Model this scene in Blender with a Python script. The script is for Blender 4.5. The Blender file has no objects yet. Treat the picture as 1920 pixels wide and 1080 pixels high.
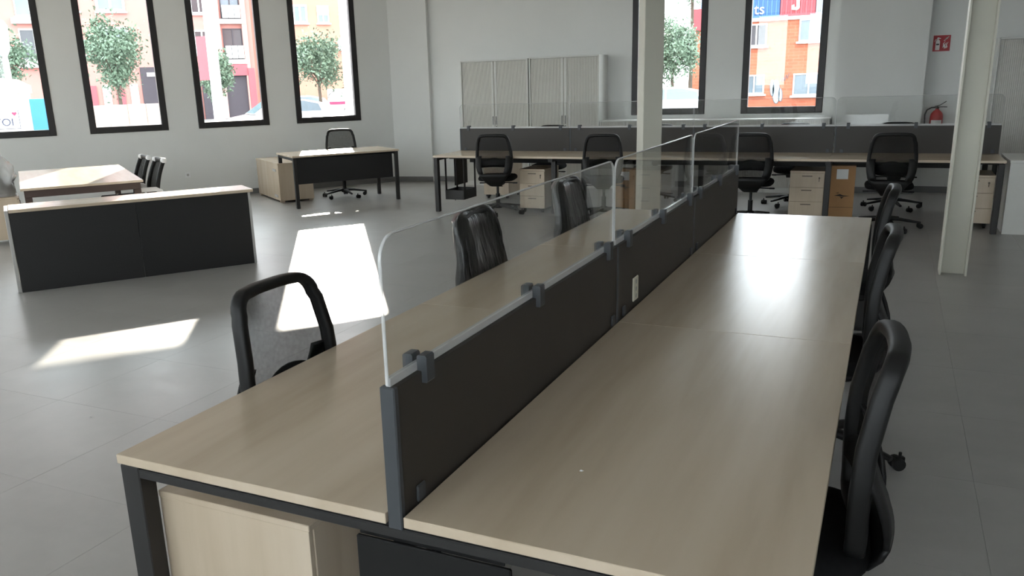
import bpy, bmesh, math, random
import numpy as np
from mathutils import Vector, Matrix
random.seed(7)
PI = math.pi
sc = bpy.context.scene
COL = sc.collection

# ------------------------------------------------------------------ camera, sky, sun, exposure
CAM = dict(f=1571.06, x=0.9154, y=-1.4079, z=1.6581, yaw=-0.4545, pitch=-0.2683, roll=-0.0325, cx=899.39, cy=585.78)
def cam_axes():
    cy, sy = math.cos(CAM['yaw']), math.sin(CAM['yaw']); cp, sp = math.cos(CAM['pitch']), math.sin(CAM['pitch'])
    f = Vector((sy*cp, cy*cp, sp)); r = Vector((cy, -sy, 0)); u = r.cross(f)
    c, s = math.cos(CAM['roll']), math.sin(CAM['roll'])
    return c*r + s*u, -s*r + c*u, f
_R, _U, _F = cam_axes(); _O = Vector((CAM['x'], CAM['y'], CAM['z']))
cd = bpy.data.cameras.new('camera'); cam = bpy.data.objects.new('camera', cd); COL.objects.link(cam)
cam.matrix_world = Matrix(((_R.x, _U.x, -_F.x, _O.x), (_R.y, _U.y, -_F.y, _O.y), (_R.z, _U.z, -_F.z, _O.z), (0, 0, 0, 1)))
cd.sensor_fit = 'HORIZONTAL'; cd.sensor_width = 36.0
cd.lens = CAM['f']*36.0/1920.0
cd.shift_x = -(CAM['cx']-960.0)/1920.0; cd.shift_y = (CAM['cy']-540.0)/1920.0
cd.clip_start = 0.05; cd.clip_end = 500
sc.camera = cam

sc.view_settings.view_transform = 'Standard'; sc.view_settings.look = 'None'
sc.view_settings.gamma = 1.0; sc.view_settings.use_curve_mapping = False
sc.view_settings.exposure = 0.3
SKY_STRENGTH = 8.0
SUN_STRENGTH = 17.0

world = bpy.data.worlds.new('sky'); sc.world = world; world.use_nodes = True
wn = world.node_tree; wn.nodes.clear()
wo = wn.nodes.new('ShaderNodeOutputWorld'); wb = wn.nodes.new('ShaderNodeBackground')
wb.inputs['Color'].default_value = (0.90, 0.955, 1.0, 1); wb.inputs['Strength'].default_value = SKY_STRENGTH
wn.links.new(wb.outputs[0], wo.inputs[0])

SUN_AZ, SUN_EL = math.radians(-54.6), math.radians(21.0)      # direction the light travels in plan
sd = bpy.data.lights.new('sun_offscreen', 'SUN'); sd.energy = SUN_STRENGTH; sd.angle = math.radians(0.53); sd.color = (1.0, 0.9, 0.78)
sun = bpy.data.objects.new('sun_offscreen', sd); COL.objects.link(sun)
_sv = Vector((math.cos(SUN_AZ)*math.cos(SUN_EL), math.sin(SUN_AZ)*math.cos(SUN_EL), -math.sin(SUN_EL)))
sun.rotation_euler = _sv.to_track_quat('-Z', 'Y').to_euler(); sun.location = (-20, 25, 15)

# ------------------------------------------------------------------ pixel helpers (a direction only; the plane gives the distance)
def pray(q): return (_R*((q[0]-CAM['cx'])/CAM['f']) + _U*((CAM['cy']-q[1])/CAM['f']) + _F)
def on_z(q, z):
    d = pray(q); return _O + d*((z-_O.z)/d.z)
def on_y(q, y):
    d = pray(q); return _O + d*((y-_O.y)/d.y)

# ------------------------------------------------------------------ materials
def nodes(name):
    m = bpy.data.materials.new(name); m.use_nodes = True
    nt = m.node_tree; nt.nodes.clear()
    out = nt.nodes.new('ShaderNodeOutputMaterial')
    return m, nt, out
def rgb(h):                                     # sRGB 0-255 to linear
    return tuple(((c/255.0)/12.92 if c/255.0 <= 0.04045 else ((c/255.0+0.055)/1.055)**2.4) for c in h) + (1.0,)
def principled(nt, col=(0.5, 0.5, 0.5, 1), rough=0.5, metal=0.0, spec=0.5, coat=0.0):
    b = nt.nodes.new('ShaderNodeBsdfPrincipled')
    b.inputs['Base Color'].default_value = col; b.inputs['Roughness'].default_value = rough
    b.inputs['Metallic'].default_value = metal; b.inputs['Specular IOR Level'].default_value = spec
    b.inputs['Coat Weight'].default_value = coat
    return b
def noise(nt, scale, detail=4, rough=0.5, coord='Object', stretch=(1, 1, 1), world=False):
    if world:
        g = nt.nodes.new('ShaderNodeNewGeometry'); src = g.outputs['Position']
    else:
        t = nt.nodes.new('ShaderNodeTexCoord'); src = t.outputs[coord]
    mp = nt.nodes.new('ShaderNodeMapping'); mp.inputs['Scale'].default_value = stretch
    nt.links.new(src, mp.inputs['Vector'])
    n = nt.nodes.new('ShaderNodeTexNoise'); n.inputs['Scale'].default_value = scale
    n.inputs['Detail'].default_value = detail; n.inputs['Roughness'].default_value = rough
    nt.links.new(mp.outputs[0], n.inputs['Vector'])
    return n
def ramp(nt, src, stops):
    r = nt.nodes.new('ShaderNodeValToRGB'); e = r.color_ramp.elements
    e[0].position, e[0].color = stops[0]; e[1].position, e[1].color = stops[-1]
    for pos, c in stops[1:-1]:
        x = e.new(pos); x.color = c
    nt.links.new(src, r.inputs[0]); return r
def bump(nt, src, b, strength=0.1, dist=0.002):
    n = nt.nodes.new('ShaderNodeBump'); n.inputs['Strength'].default_value = strength; n.inputs['Distance'].default_value = dist
    nt.links.new(src, n.inputs['Height']); nt.links.new(n.outputs[0], b.inputs['Normal'])
def plain(name, col, rough=0.5, metal=0.0, spec=0.5, var=0.06, scale=8, bmp=0.0, coat=0.0):
    m, nt, out = nodes(name); c = rgb(col) if max(col) > 1.0 else tuple(col)+(1.0,)
    b = principled(nt, c, rough, metal, spec, coat)
    n = noise(nt, scale, 3)
    lo = tuple(x*(1-var) for x in c[:3])+(1,); hi = tuple(min(1, x*(1+var)) for x in c[:3])+(1,)
    r = ramp(nt, n.outputs['Fac'], [(0.3, lo), (0.7, hi)]); nt.links.new(r.outputs[0], b.inputs['Base Color'])
    if bmp: bump(nt, n.outputs['Fac'], b, bmp)
    nt.links.new(b.outputs[0], out.inputs[0]); return m
def wood(name, cols, axis='Y', rough=0.38, spec=0.5):
    m, nt, out = nodes(name); b = principled(nt, rgb(cols[1]), rough, 0, spec)
    st = {'Y': (7, 0.7, 7), 'X': (0.7, 7, 7), 'Z': (7, 7, 0.7)}[axis]
    n1 = noise(nt, 1.0, 3, 0.5, 'Object', st); st2 = tuple(s*6 for s in st); n2 = noise(nt, 1.0, 4, 0.6, 'Object', st2)
    mx = nt.nodes.new('ShaderNodeMix'); mx.data_type = 'FLOAT'; mx.inputs[0].default_value = 0.14
    nt.links.new(n1.outputs['Fac'], mx.inputs[2]); nt.links.new(n2.outputs['Fac'], mx.inputs[3])
    r = ramp(nt, mx.outputs[0], [(0.28, rgb(cols[0])), (0.5, rgb(cols[1])), (0.72, rgb(cols[2]))])
    nt.links.new(r.outputs[0], b.inputs['Base Color'])
    nt.links.new(b.outputs[0], out.inputs[0]); return m
def glassy(name, tint=(1, 1, 1), haze=0.0, hazecol=(0.8, 0.8, 0.8), f0=0.04, rough=0.0):
    """thin clear sheet: transparent with a Fresnel mirror and a little dusty haze"""
    m, nt, out = nodes(name)
    tr = nt.nodes.new('ShaderNodeBsdfTransparent'); tr.inputs[0].default_value = tuple(tint)+(1,)
    df = nt.nodes.new('ShaderNodeBsdfDiffuse'); df.inputs[0].default_value = tuple(hazecol)+(1,)
    gl = nt.nodes.new('ShaderNodeBsdfGlossy'); gl.inputs['Roughness'].default_value = rough
    m1 = nt.nodes.new('ShaderNodeMixShader'); m1.inputs[0].default_value = haze
    nt.links.new(tr.outputs[0], m1.inputs[1]); nt.links.new(df.outputs[0], m1.inputs[2])
    lw = nt.nodes.new('ShaderNodeLayerWeight'); lw.inputs[0].default_value = 0.5          # Schlick reflectance, same from both sides
    pw = nt.nodes.new('ShaderNodeMath'); pw.operation = 'POWER'; pw.inputs[1].default_value = 5.0; nt.links.new(lw.outputs['Facing'], pw.inputs[0])
    fr = nt.nodes.new('ShaderNodeMath'); fr.operation = 'MULTIPLY_ADD'; fr.inputs[1].default_value = 1-f0; fr.inputs[2].default_value = f0
    nt.links.new(pw.outputs[0], fr.inputs[0])
    m2 = nt.nodes.new('ShaderNodeMixShader'); nt.links.new(fr.outputs[0], m2.inputs[0])
    nt.links.new(m1.outputs[0], m2.inputs[1]); nt.links.new(gl.outputs[0], m2.inputs[2])
    nt.links.new(m2.outputs[0], out.inputs[0]); return m
def mesh_fabric(name, col, cover):
    m, nt, out = nodes(name); b = principled(nt, rgb(col), 0.8, 0, 0.2)
    tr = nt.nodes.new('ShaderNodeBsdfTransparent'); mx = nt.nodes.new('ShaderNodeMixShader')
    n = noise(nt, 60, 2); mr = nt.nodes.new('ShaderNodeMapRange')
    mr.inputs['To Min'].default_value = cover-0.08; mr.inputs['To Max'].default_value = cover+0.08
    nt.links.new(n.outputs['Fac'], mr.inputs['Value']); nt.links.new(mr.outputs[0], mx.inputs[0])
    nt.links.new(tr.outputs[0], mx.inputs[1]); nt.links.new(b.outputs[0], mx.inputs[2])
    nt.links.new(mx.outputs[0], out.inputs[0]); return m
def brick_mat(name, c1, c2, mortar):
    m, nt, out = nodes(name); b = principled(nt, rgb(c1), 0.85, 0, 0.2)
    t = nt.nodes.new('ShaderNodeTexCoord'); mp = nt.nodes.new('ShaderNodeMapping'); mp.inputs['Rotation'].default_value = (PI/2, 0, 0)
    nt.links.new(t.outputs['Object'], mp.inputs[0])
    k = nt.nodes.new('ShaderNodeTexBrick'); k.inputs['Color1'].default_value = rgb(c1); k.inputs['Color2'].default_value = rgb(c2)
    k.inputs['Mortar'].default_value = rgb(mortar); k.inputs['Scale'].default_value = 1.0
    k.inputs['Brick Width'].default_value = 0.5; k.inputs['Row Height'].default_value = 0.16; k.inputs['Mortar Size'].default_value = 0.012
    nt.links.new(mp.outputs[0], k.inputs[0]); nt.links.new(k.outputs[0], b.inputs['Base Color'])
    nt.links.new(b.outputs[0], out.inputs[0]); return m

M = {}
M['wall'] = plain('painted_wall', (226, 227, 225), 0.75, var=0.02, scale=1.5, spec=0.3)
M['ceil'] = plain('ceiling_paint', (225, 225, 222), 0.8, var=0.02, scale=1)
M['reveal'] = plain('white_render', (232, 231, 228), 0.8, var=0.04, scale=5)
M['base'] = plain('baseboard_grey', (112, 112, 112), 0.5, var=0.04)
M['frame'] = plain('window_frame_black', (34, 32, 34), 0.42, var=0.08, scale=4)
M['glass'] = glassy('window_glass', (0.97, 0.985, 0.98), 0.004, (0.8, 0.8, 0.8), 0.04)
M['acrylic'] = glassy('clear_acrylic', (0.955, 0.96, 0.957), 0.007, (0.7, 0.7, 0.7), 0.045)
M['edge'] = glassy('acrylic_edge', (0.8, 0.81, 0.8), 0.5, (0.95, 0.95, 0.96), 0.08, 0.1)
M['wood'] = wood('maple_laminate', ((186, 168, 145), (198, 181, 159), (206, 190, 169)), 'Y', 0.25, 0.75)
M['woodx'] = wood('maple_laminate_lengthwise', ((186, 168, 145), (198, 181, 159), (206, 190, 169)), 'X', 0.25, 0.75)
M['woodz'] = wood('maple_laminate_upright', ((186, 168, 145), (198, 181, 159), (206, 190, 169)), 'Z', 0.25, 0.75)
M['screen'] = plain('screen_board', (54, 50, 46), 0.5, var=0.05, scale=3)
M['metal'] = plain('charcoal_metal', (37, 36, 36), 0.5, metal=0.0, var=0.08, scale=6)
M['flaremetal'] = plain('flare_brown_metal', (64, 47, 42), 0.5, var=0.08)  # brown tint of backlight flare put into the metal colour
M['clip'] = plain('grey_clip_plastic', (66, 69, 73), 0.5, var=0.06)
M['black'] = plain('black_plastic', (19, 19, 20), 0.5, spec=0.35, var=0.1, scale=10)
M['blackseat'] = plain('black_fabric', (20, 20, 21), 0.9, spec=0.15, var=0.15, scale=60)
M['meshf'] = mesh_fabric('chair_mesh', (26, 26, 27), 0.66)
M['chrome'] = plain('grey_steel', (150, 150, 150), 0.3, 0.8, var=0.03)
M['blackpanel'] = plain('black_front_board', (25, 25, 27), 0.5, var=0.05, scale=2)
M['greypanel'] = plain('grey_side_board', (176, 174, 172), 0.5, var=0.03)
M['tambour'] = plain('grey_beige_tambour', (206, 204, 198), 0.55, var=0.02)
M['whitecab'] = plain('white_cabinet_board', (214, 214, 210), 0.5, var=0.02)
M['steelcol'] = plain('cream_column_paint', (206, 204, 192), 0.5, var=0.03, scale=2)
M['carton'] = plain('brown_cardboard', (168, 128, 88), 0.8, var=0.06, scale=5)
M['cartontop'] = plain('pale_cardboard', (205, 172, 136), 0.8, var=0.04, scale=5)
M['paper'] = plain('white_paper', (232, 232, 230), 0.7, var=0.02)
M['ink'] = plain('black_ink', (30, 26, 24), 0.7, var=0.05)
M['handle'] = plain('handle_groove', (95, 84, 72), 0.5, var=0.05)
M['red'] = plain('fire_red', (170, 20, 34), 0.45, var=0.05)
M['signwhite'] = plain('sign_white', (232, 222, 222), 0.5, var=0.02)
M['socket'] = plain('cream_socket', (222, 216, 200), 0.4, var=0.02)
M['whiteplastic'] = plain('white_plastic', (232, 233, 234), 0.35, var=0.02)
M['film'] = glassy('clear_film', (0.85, 0.86, 0.87), 0.3, (0.85, 0.86, 0.88), 0.06, 0.12)
# black plastic bag with wrinkles
def _bag():
    m, nt, out = nodes('black_plastic_bag'); b = principled(nt, rgb((11, 10, 10)), 0.30, 0, 0.5)
    n = noise(nt, 9, 3, 0.55, 'Object', (1.6, 1.6, 0.45)); bump(nt, n.outputs['Fac'], b, 0.6, 0.03)
    nt.links.new(b.outputs[0], out.inputs[0]); return m
M['bag'] = _bag()
def _tile():
    m, nt, out = nodes('floor_tile_stone'); b = principled(nt, (0.2, 0.2, 0.2, 1), 0.34, 0, 0.9)
    n = noise(nt, 0.9, 6, 0.6, world=True, stretch=(1, 1.6, 1)); n2 = noise(nt, 5.0, 5, 0.65, world=True)
    mx = nt.nodes.new('ShaderNodeMix'); mx.data_type = 'FLOAT'; mx.inputs[0].default_value = 0.4
    nt.links.new(n.outputs['Fac'], mx.inputs[2]); nt.links.new(n2.outputs['Fac'], mx.inputs[3])
    oi = nt.nodes.new('ShaderNodeObjectInfo'); ad = nt.nodes.new('ShaderNodeMath'); ad.operation = 'MULTIPLY_ADD'
    ad.inputs[1].default_value = 0.06; nt.links.new(oi.outputs['Random'], ad.inputs[0]); nt.links.new(mx.outputs[0], ad.inputs[2])
    r = ramp(nt, ad.outputs[0], [(0.3, rgb((146, 144, 141))), (0.55, rgb((160, 158, 155))), (0.8, rgb((172, 170, 167)))])
    nt.links.new(r.outputs[0], b.inputs['Base Color'])
    rr = nt.nodes.new('ShaderNodeMapRange'); rr.inputs['To Min'].default_value = 0.26; rr.inputs['To Max'].default_value = 0.42
    nt.links.new(n2.outputs['Fac'], rr.inputs['Value']); nt.links.new(rr.outputs[0], b.inputs['Roughness'])
    bump(nt, n2.outputs['Fac'], b, 0.06, 0.003)
    nt.links.new(b.outputs[0], out.inputs[0]); return m
M['tile'] = _tile()
M['grout'] = plain('floor_grout', (136, 135, 132), 0.8, var=0.05)
# outdoors
M['salmon'] = plain('salmon_facade', (176, 120, 112), 0.85, var=0.05, scale=0.5)
M['orange'] = brick_mat('orange_brick', (176, 104, 80), (166, 94, 72), (172, 118, 98))
M['apricot'] = plain('apricot_facade', (178, 124, 106), 0.85, var=0.05, scale=0.5)
M['facadewhite'] = plain('facade_white', (198, 197, 194), 0.7, var=0.03)
M['pane'] = plain('far_window_pane', (100, 114, 124), 0.12, var=0.15, scale=0.8)
M['darkpane'] = plain('dark_window_pane', (62, 64, 70), 0.15, var=0.15, scale=0.8)
M['shopdark'] = plain('dark_shutter', (54, 48, 56), 0.6, var=0.1)
M['shopred'] = plain('red_shop_band', (150, 74, 82), 0.6, var=0.05)
M['pinkstone'] = plain('pink_pilaster', (180, 142, 134), 0.8, var=0.05)
M['leaf'] = plain('leaf_green', (92, 114, 94), 0.6, var=0.25, scale=2)
M['leafpale'] = plain('leaf_pale_green', (120, 146, 126), 0.6, var=0.2, scale=2)
M['bark'] = plain('bark', (86, 76, 66), 0.9, var=0.2)
M['asphalt'] = plain('asphalt', (112, 110, 108), 0.85, var=0.08, scale=0.4)
M['tan'] = plain('tan_board', (168, 150, 138), 0.8, var=0.05)
M['carwhite'] = plain('car_white', (196, 202, 204), 0.25, var=0.02, coat=0.6)
M['carglass'] = plain('car_glass', (100, 118, 128), 0.08, var=0.05)
M['tyre'] = plain('tyre', (30, 30, 30), 0.8)
M['blue'] = plain('blue_cabin', (44, 116, 156), 0.5, var=0.04)
M['cabinwhite'] = plain('cabin_white', (196, 197, 194), 0.5, var=0.03)
M['cabincream'] = plain('cabin_cream', (200, 186, 158), 0.5, var=0.03)
M['navy'] = plain('navy_print', (44, 52, 80), 0.6)
M['heart'] = plain('pink_heart', (180, 44, 82), 0.6)
M['contblue'] = plain('container_blue', (62, 102, 152), 0.6, var=0.05)
M['contred'] = plain('container_red', (168, 72, 80), 0.6, var=0.05)
M['contpale'] = plain('container_pale', (136, 148, 164), 0.6, var=0.05)
M['polewhite'] = plain('pole_white', (192, 196, 196), 0.6, var=0.03)

# ------------------------------------------------------------------ mesh builder
class MB:
    def __init__(s): s.v = []; s.f = []; s.mi = []; s.sm = []; s.cur = 0; s.smooth = False
    def add(s, verts, faces, smooth=None):
        o = len(s.v); s.v.extend([tuple(p) for p in verts])
        for f in faces:
            s.f.append(tuple(i+o for i in f)); s.mi.append(s.cur); s.sm.append(s.smooth if smooth is None else smooth)
        return s
    def box(s, x0, x1, y0, y1, z0, z1, M4=None):
        vs = [Vector((x, y, z)) for x in (x0, x1) for y in (y0, y1) for z in (z0, z1)]
        if M4: vs = [M4 @ v for v in vs]
        return s.add(vs, [(0, 1, 3, 2), (4, 6, 7, 5), (0, 4, 5, 1), (2, 3, 7, 6), (0, 2, 6, 4), (1, 5, 7, 3)], False)
    def bbox(s, x0, x1, y0, y1, z0, z1, b=0.004, M4=None):
        """box with chamfered edges"""
        b = min(b, abs(x1-x0)*.45, abs(y1-y0)*.45, abs(z1-z0)*.45)
        vs = []; idx = {}
        xs, ys, zs = (x0, x1), (y0, y1), (z0, z1)
        for i in (0, 1):
            for j in (0, 1):
                for k in (0, 1):
                    sx, sy, sz = (1, -1)[i], (1, -1)[j], (1, -1)[k]
                    idx[i, j, k, 'x'] = len(vs); vs.append(Vector((xs[i], ys[j]+sy*b, zs[k]+sz*b)))
                    idx[i, j, k, 'y'] = len(vs); vs.append(Vector((xs[i]+sx*b, ys[j], zs[k]+sz*b)))
                    idx[i, j, k, 'z'] = len(vs); vs.append(Vector((xs[i]+sx*b, ys[j]+sy*b, zs[k])))
        F = []
        for i in (0, 1): F.append([idx[i, 0, 0, 'x'], idx[i, 1, 0, 'x'], idx[i, 1, 1, 'x'], idx[i, 0, 1, 'x']])
        for j in (0, 1): F.append([idx[0, j, 0, 'y'], idx[1, j, 0, 'y'], idx[1, j, 1, 'y'], idx[0, j, 1, 'y']])
        for k in (0, 1): F.append([idx[0, 0, k, 'z'], idx[1, 0, k, 'z'], idx[1, 1, k, 'z'], idx[0, 1, k, 'z']])
        for i in (0, 1):
            for j in (0, 1): F.append([idx[i, j, 0, 'x'], idx[i, j, 1, 'x'], idx[i, j, 1, 'y'], idx[i, j, 0, 'y']])
        for i in (0, 1):
            for k in (0, 1): F.append([idx[i, 0, k, 'x'], idx[i, 1, k, 'x'], idx[i, 1, k, 'z'], idx[i, 0, k, 'z']])
        for j in (0, 1):
            for k in (0, 1): F.append([idx[0, j, k, 'y'], idx[1, j, k, 'y'], idx[1, j, k, 'z'], idx[0, j, k, 'z']])
        for i in (0, 1):
            for j in (0, 1):
                for k in (0, 1): F.append([idx[i, j, k, 'x'], idx[i, j, k, 'y'], idx[i, j, k, 'z']])
        c = sum(vs, Vector())/len(vs); G = []
        for f in F:
            n = (vs[f[1]]-vs[f[0]]).cross(vs[f[2]]-vs[f[0]]); m = sum((vs[i] for i in f), Vector())/len(f)-c
            G.append(f if n.dot(m) > 0 else f[::-1])
        if M4: vs = [M4 @ v for v in vs]
        return s.add(vs, G, False)
    def cyl(s, p0, p1, r0, r1=None, n=14, caps=True, smooth=True):
        r1 = r0 if r1 is None else r1
        p0, p1 = Vector(p0), Vector(p1); t = (p1-p0).normalized()
        a = t.orthogonal().normalized(); b = t.cross(a); vs = []
        for p, r in ((p0, r0), (p1, r1)):
            for i in range(n):
                w = 2*PI*i/n; vs.append(p + (a*math.cos(w)+b*math.sin(w))*r)
        F = [(i, (i+1) % n, n+(i+1) % n, n+i) for i in range(n)]
        s.add(vs, F, smooth)
        if caps: s.add(vs[:n], [tuple(range(n))[::-1]], False); s.add(vs[n:], [tuple(range(n))], False)
        return s
    def lathe(s, prof, c=(0, 0, 0), n=16):
        vs = []; c = Vector(c)
        for r, z in prof:
            for i in range(n):
                w = 2*PI*i/n; vs.append(c+Vector((r*math.cos(w), r*math.sin(w), z)))
        F = []
        for k in range(len(prof)-1):
            for i in range(n): F.append((k*n+i, k*n+(i+1) % n, (k+1)*n+(i+1) % n, (k+1)*n+i))
        return s.add(vs, F, True)
    def sweep(s, path, prof, hint=(0, 1, 0), closed=False, scale=None):
        path = [Vector(p) for p in path]; n = len(path); m = len(prof); vs = []; hint = Vector(hint)
        for i, p in enumerate(path):
            if closed: t = path[(i+1) % n]-path[i-1]
            else: t = path[min(i+1, n-1)]-path[max(i-1, 0)]
            t.normalize(); h = hint
            B = t.cross(h)
            if B.length < 1e-6: B = t.orthogonal()
            B.normalize(); Nn = B.cross(t)
            k = scale[i] if scale else 1.0
            for a, b in prof: vs.append(p + B*a*k + Nn*b*k)
        F = []
        for i in range(n if closed else n-1):
            j = (i+1) % n
            for q in range(m): F.append((i*m+q, i*m+(q+1) % m, j*m+(q+1) % m, j*m+q))
        s.add(vs, F, True)
        if not closed: s.add(vs[:m], [tuple(range(m))[::-1]], False); s.add(vs[-m:], [tuple(range(m))], False)
        return s
    def grid(s, rows, smooth=True, thick=None):
        h = len(rows); w = len(rows[0]); vs = [Vector(p) for r in rows for p in r]
        F = [(i*w+j, i*w+j+1, (i+1)*w+j+1, (i+1)*w+j) for i in range(h-1) for j in range(w-1)]
        if thick is None: return s.add(vs, F, smooth)
        t = Vector(thick); o = len(vs); vs2 = vs+[v+t for v in vs]
        F2 = F + [tuple(i+o for i in f[::-1]) for f in F]
        rim = [(0, j) for j in range(w)] + [(i, w-1) for i in range(1, h)] + [(h-1, j) for j in range(w-2, -1, -1)] + [(i, 0) for i in range(h-2, 0, -1)]
        ids = [i*w+j for i, j in rim]
        for a, b in zip(ids, ids[1:]+ids[:1]): F2.append((b, a, a+o, b+o))
        return s.add(vs2, F2, smooth)
    def prism(s, poly, d, smooth=False):
        """flat polygon (3D points) extruded along d"""
        poly = [Vector(p) for p in poly]; d = Vector(d); n = len(poly)
        vs = poly+[p+d for p in poly]
        F = [tuple(range(n))[::-1], tuple(range(n, 2*n))]+[(i, (i+1) % n, n+(i+1) % n, n+i) for i in range(n)]
        return s.add(vs, F, smooth)
    def mesh(s, name, mats):
        me = bpy.data.meshes.new(name); me.from_pydata(s.v, [], s.f)
        for m in (mats if isinstance(mats, (list, tuple)) else [mats]): me.materials.append(m if not isinstance(m, str) else M[m])
        me.polygons.foreach_set('material_index', s.mi); me.polygons.foreach_set('use_smooth', s.sm)
        bm = bmesh.new(); bm.from_mesh(me); bmesh.ops.recalc_face_normals(bm, faces=bm.faces); bm.to_mesh(me); bm.free()
        me.update(); return me
    def build(s, name, mats, parent=None, loc=None, rz=None):
        o = bpy.data.objects.new(name, s.mesh(name, mats)); COL.objects.link(o)
        if parent is not None: o.parent = parent
        if loc is not None: o.location = loc
        if rz is not None: o.rotation_euler = (0, 0, rz)
        return o
def rrect(w, h, r, k=3):
    """rounded rectangle profile"""
    r = min(r, w*.49, h*.49); P = []
    for cx, cy, a0 in ((w/2-r, h/2-r, 0), (-w/2+r, h/2-r, PI/2), (-w/2+r, -h/2+r, PI), (w/2-r, -h/2+r, 1.5*PI)):
        for i in range(k+1):
            a = a0+PI/2*i/k; P.append((cx+r*math.cos(a), cy+r*math.sin(a)))
    return P
def tag(o, label=None, cat=None, group=None, kind=None):
    if label: o['label'] = label
    if cat: o['category'] = cat
    if group: o['group'] = group
    if kind: o['kind'] = kind
    return o
def empty(name, loc=(0, 0, 0), rz=0.0, label=None, cat=None, group=None, kind=None):
    o = bpy.data.objects.new(name, None); COL.objects.link(o); o.location = loc; o.rotation_euler = (0, 0, rz)
    o.empty_display_size = 0.1
    return tag(o, label, cat, group, kind)
def copy_tree(o, parent=None):
    c = o.copy(); COL.objects.link(c); c.parent = parent
    for ch in list(o.children): copy_tree(ch, c)
    return c
def place(o, loc, rz, label=None, group=None):
    o.location = loc; o.rotation_euler = (0, 0, rz)
    if label: o['label'] = label
    if group: o['group'] = group
    return o

# ------------------------------------------------------------------ the room shell
TH = math.radians(52.5)
WA = Vector((-7.40, 10.87)); WD = Vector((math.cos(TH), math.sin(TH))); WN = Vector((-WD.y, WD.x))   # left wall: along, outward
def wl(s, n=0.0, z=0.0):
    p = WA + WD*s + WN*n; return Vector((p.x, p.y, z))
WALL_T, CEIL_Z = 0.40, 3.85
YB = 11.65
C0 = wl(0.76).to_2d(); C1 = wl(-10.6).to_2d(); C2 = Vector((-5.6, -4.6)); C3 = Vector((5.2, -4.6)); C4 = Vector((5.2, YB)); CF = Vector((-6.24, 11.56))
ROOM_C = Vector((-2, 4))
def frame_of(P0, P1):
    P0, P1 = Vector(P0), Vector(P1); d = (P1-P0).normalized(); n = Vector((-d.y, d.x))
    if n.dot(ROOM_C-P0) > 0: n = -n                                            # n points out of the room
    M4 = Matrix(((d.x, n.x, 0, P0.x), (d.y, n.y, 0, P0.y), (0, 0, 1, 0), (0, 0, 0, 1)))
    return M4, (P1-P0).length
def wall(name, P0, P1, openings=(), ext0=0.0, ext1=0.0):
    M4, L = frame_of(P0, P1); mb = MB()
    cuts = sorted(set([-ext0, L+ext1]+[c for o in openings for c in o[:2]]))
    for a, b in zip(cuts, cuts[1:]):
        if b-a < 1e-6: continue
        op = [o for o in openings if o[0] <= a+1e-6 and o[1] >= b-1e-6]
        if op:
            mb.box(a, b, 0, WALL_T, -0.02, op[0][2], M4); mb.box(a, b, 0, WALL_T, op[0][3], CEIL_Z, M4)
        else: mb.box(a, b, 0, WALL_T, -0.02, CEIL_Z, M4)
    bm = bmesh.new(); o = mb.build(name, 'wall'); bm.free()
    tag(o, kind='structure'); return o, M4, L
WZ0, WZ1, WW = 1.085, 3.49, 1.12
nwin = [0]
def window(M4, a, b, z0=WZ0, z1=WZ1, fw=0.095):
    nwin[0] += 1
    root = empty('window_%d' % nwin[0], kind='structure')
    fr = MB(); y0, y1 = -0.012, 0.075
    g = 0.004
    fr.bbox(a+g, a+fw, y0, y1, z0+g, z1-g, 0.004, M4); fr.bbox(b-fw, b-g, y0, y1, z0+g, z1-g, 0.004, M4)
    fr.bbox(a+fw, b-fw, y0, y1, z0+g, z0+fw, 0.004, M4); fr.bbox(a+fw, b-fw, y0, y1, z1-fw, z1-g, 0.004, M4)
    fr.build('window_frame', 'frame', root)
    gl = MB(); gl.box(a+fw-.01, b-fw+.01, 0.030, 0.042, z0+fw-.01, z1-fw+.01, M4); gl.build('pane', 'glass', root)
    rv = MB()                                                                   # pale rendered jambs outside the frame
    rv.box(a+.001, a+.012, .077, WALL_T, z0+.001, z1-.001, M4); rv.box(b-.012, b-.001, .077, WALL_T, z0+.001, z1-.001, M4)
    rv.box(a+.012, b-.012, .077, WALL_T+.03, z0+.001, z0+.014, M4); rv.box(a+.012, b-.012, .077, WALL_T, z1-.012, z1-.001, M4)
    rv.build('reveal', 'reveal', root)
    return root
PITCH = 1.571
def run_windows(name, P0, P1, starts, ext0=0, ext1=0, z0=WZ0):
    ops = [(s, s+WW, z0, WZ1) for s in starts]
    o, M4, L = wall(name, P0, P1, ops, ext0, ext1)
    for s, e, a, b in ops: window(M4, s, e, a, b)
    return M4, L
# left wall runs from the corner C0 backwards: t = 0.76 - s
left_starts = [0.76-0.175+PITCH*k for k in range(6)]
ML, LL = run_windows('wall_left', C0, C1, left_starts, 0.05, 0.3)
wall('wall_corner', CF, C0, ext0=0.0, ext1=0.12)
MBk, LB = run_windows('wall_back', (C4.x, YB), (-6.24, YB), [C4.x-0.02, C4.x+1.62], 0.4, 0.3)
run_windows('wall_rear', C2, C3, [0.7+PITCH*k for k in range(6)], 0.3, 0.3)
run_windows('wall_rear_left', C1, C2, [0.8+PITCH*k for k in range(6)], 0.3, 0.3)
wall('wall_right', C3, C4, ext0=0.3, ext1=0.3)
# pilaster between the windows and the extinguisher
pb = MB(); pb.box(0.175, 1.262, 11.42, YB+.01, -.02, CEIL_Z); tag(pb.build('wall_pilaster', 'wall'), kind='structure')
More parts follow.
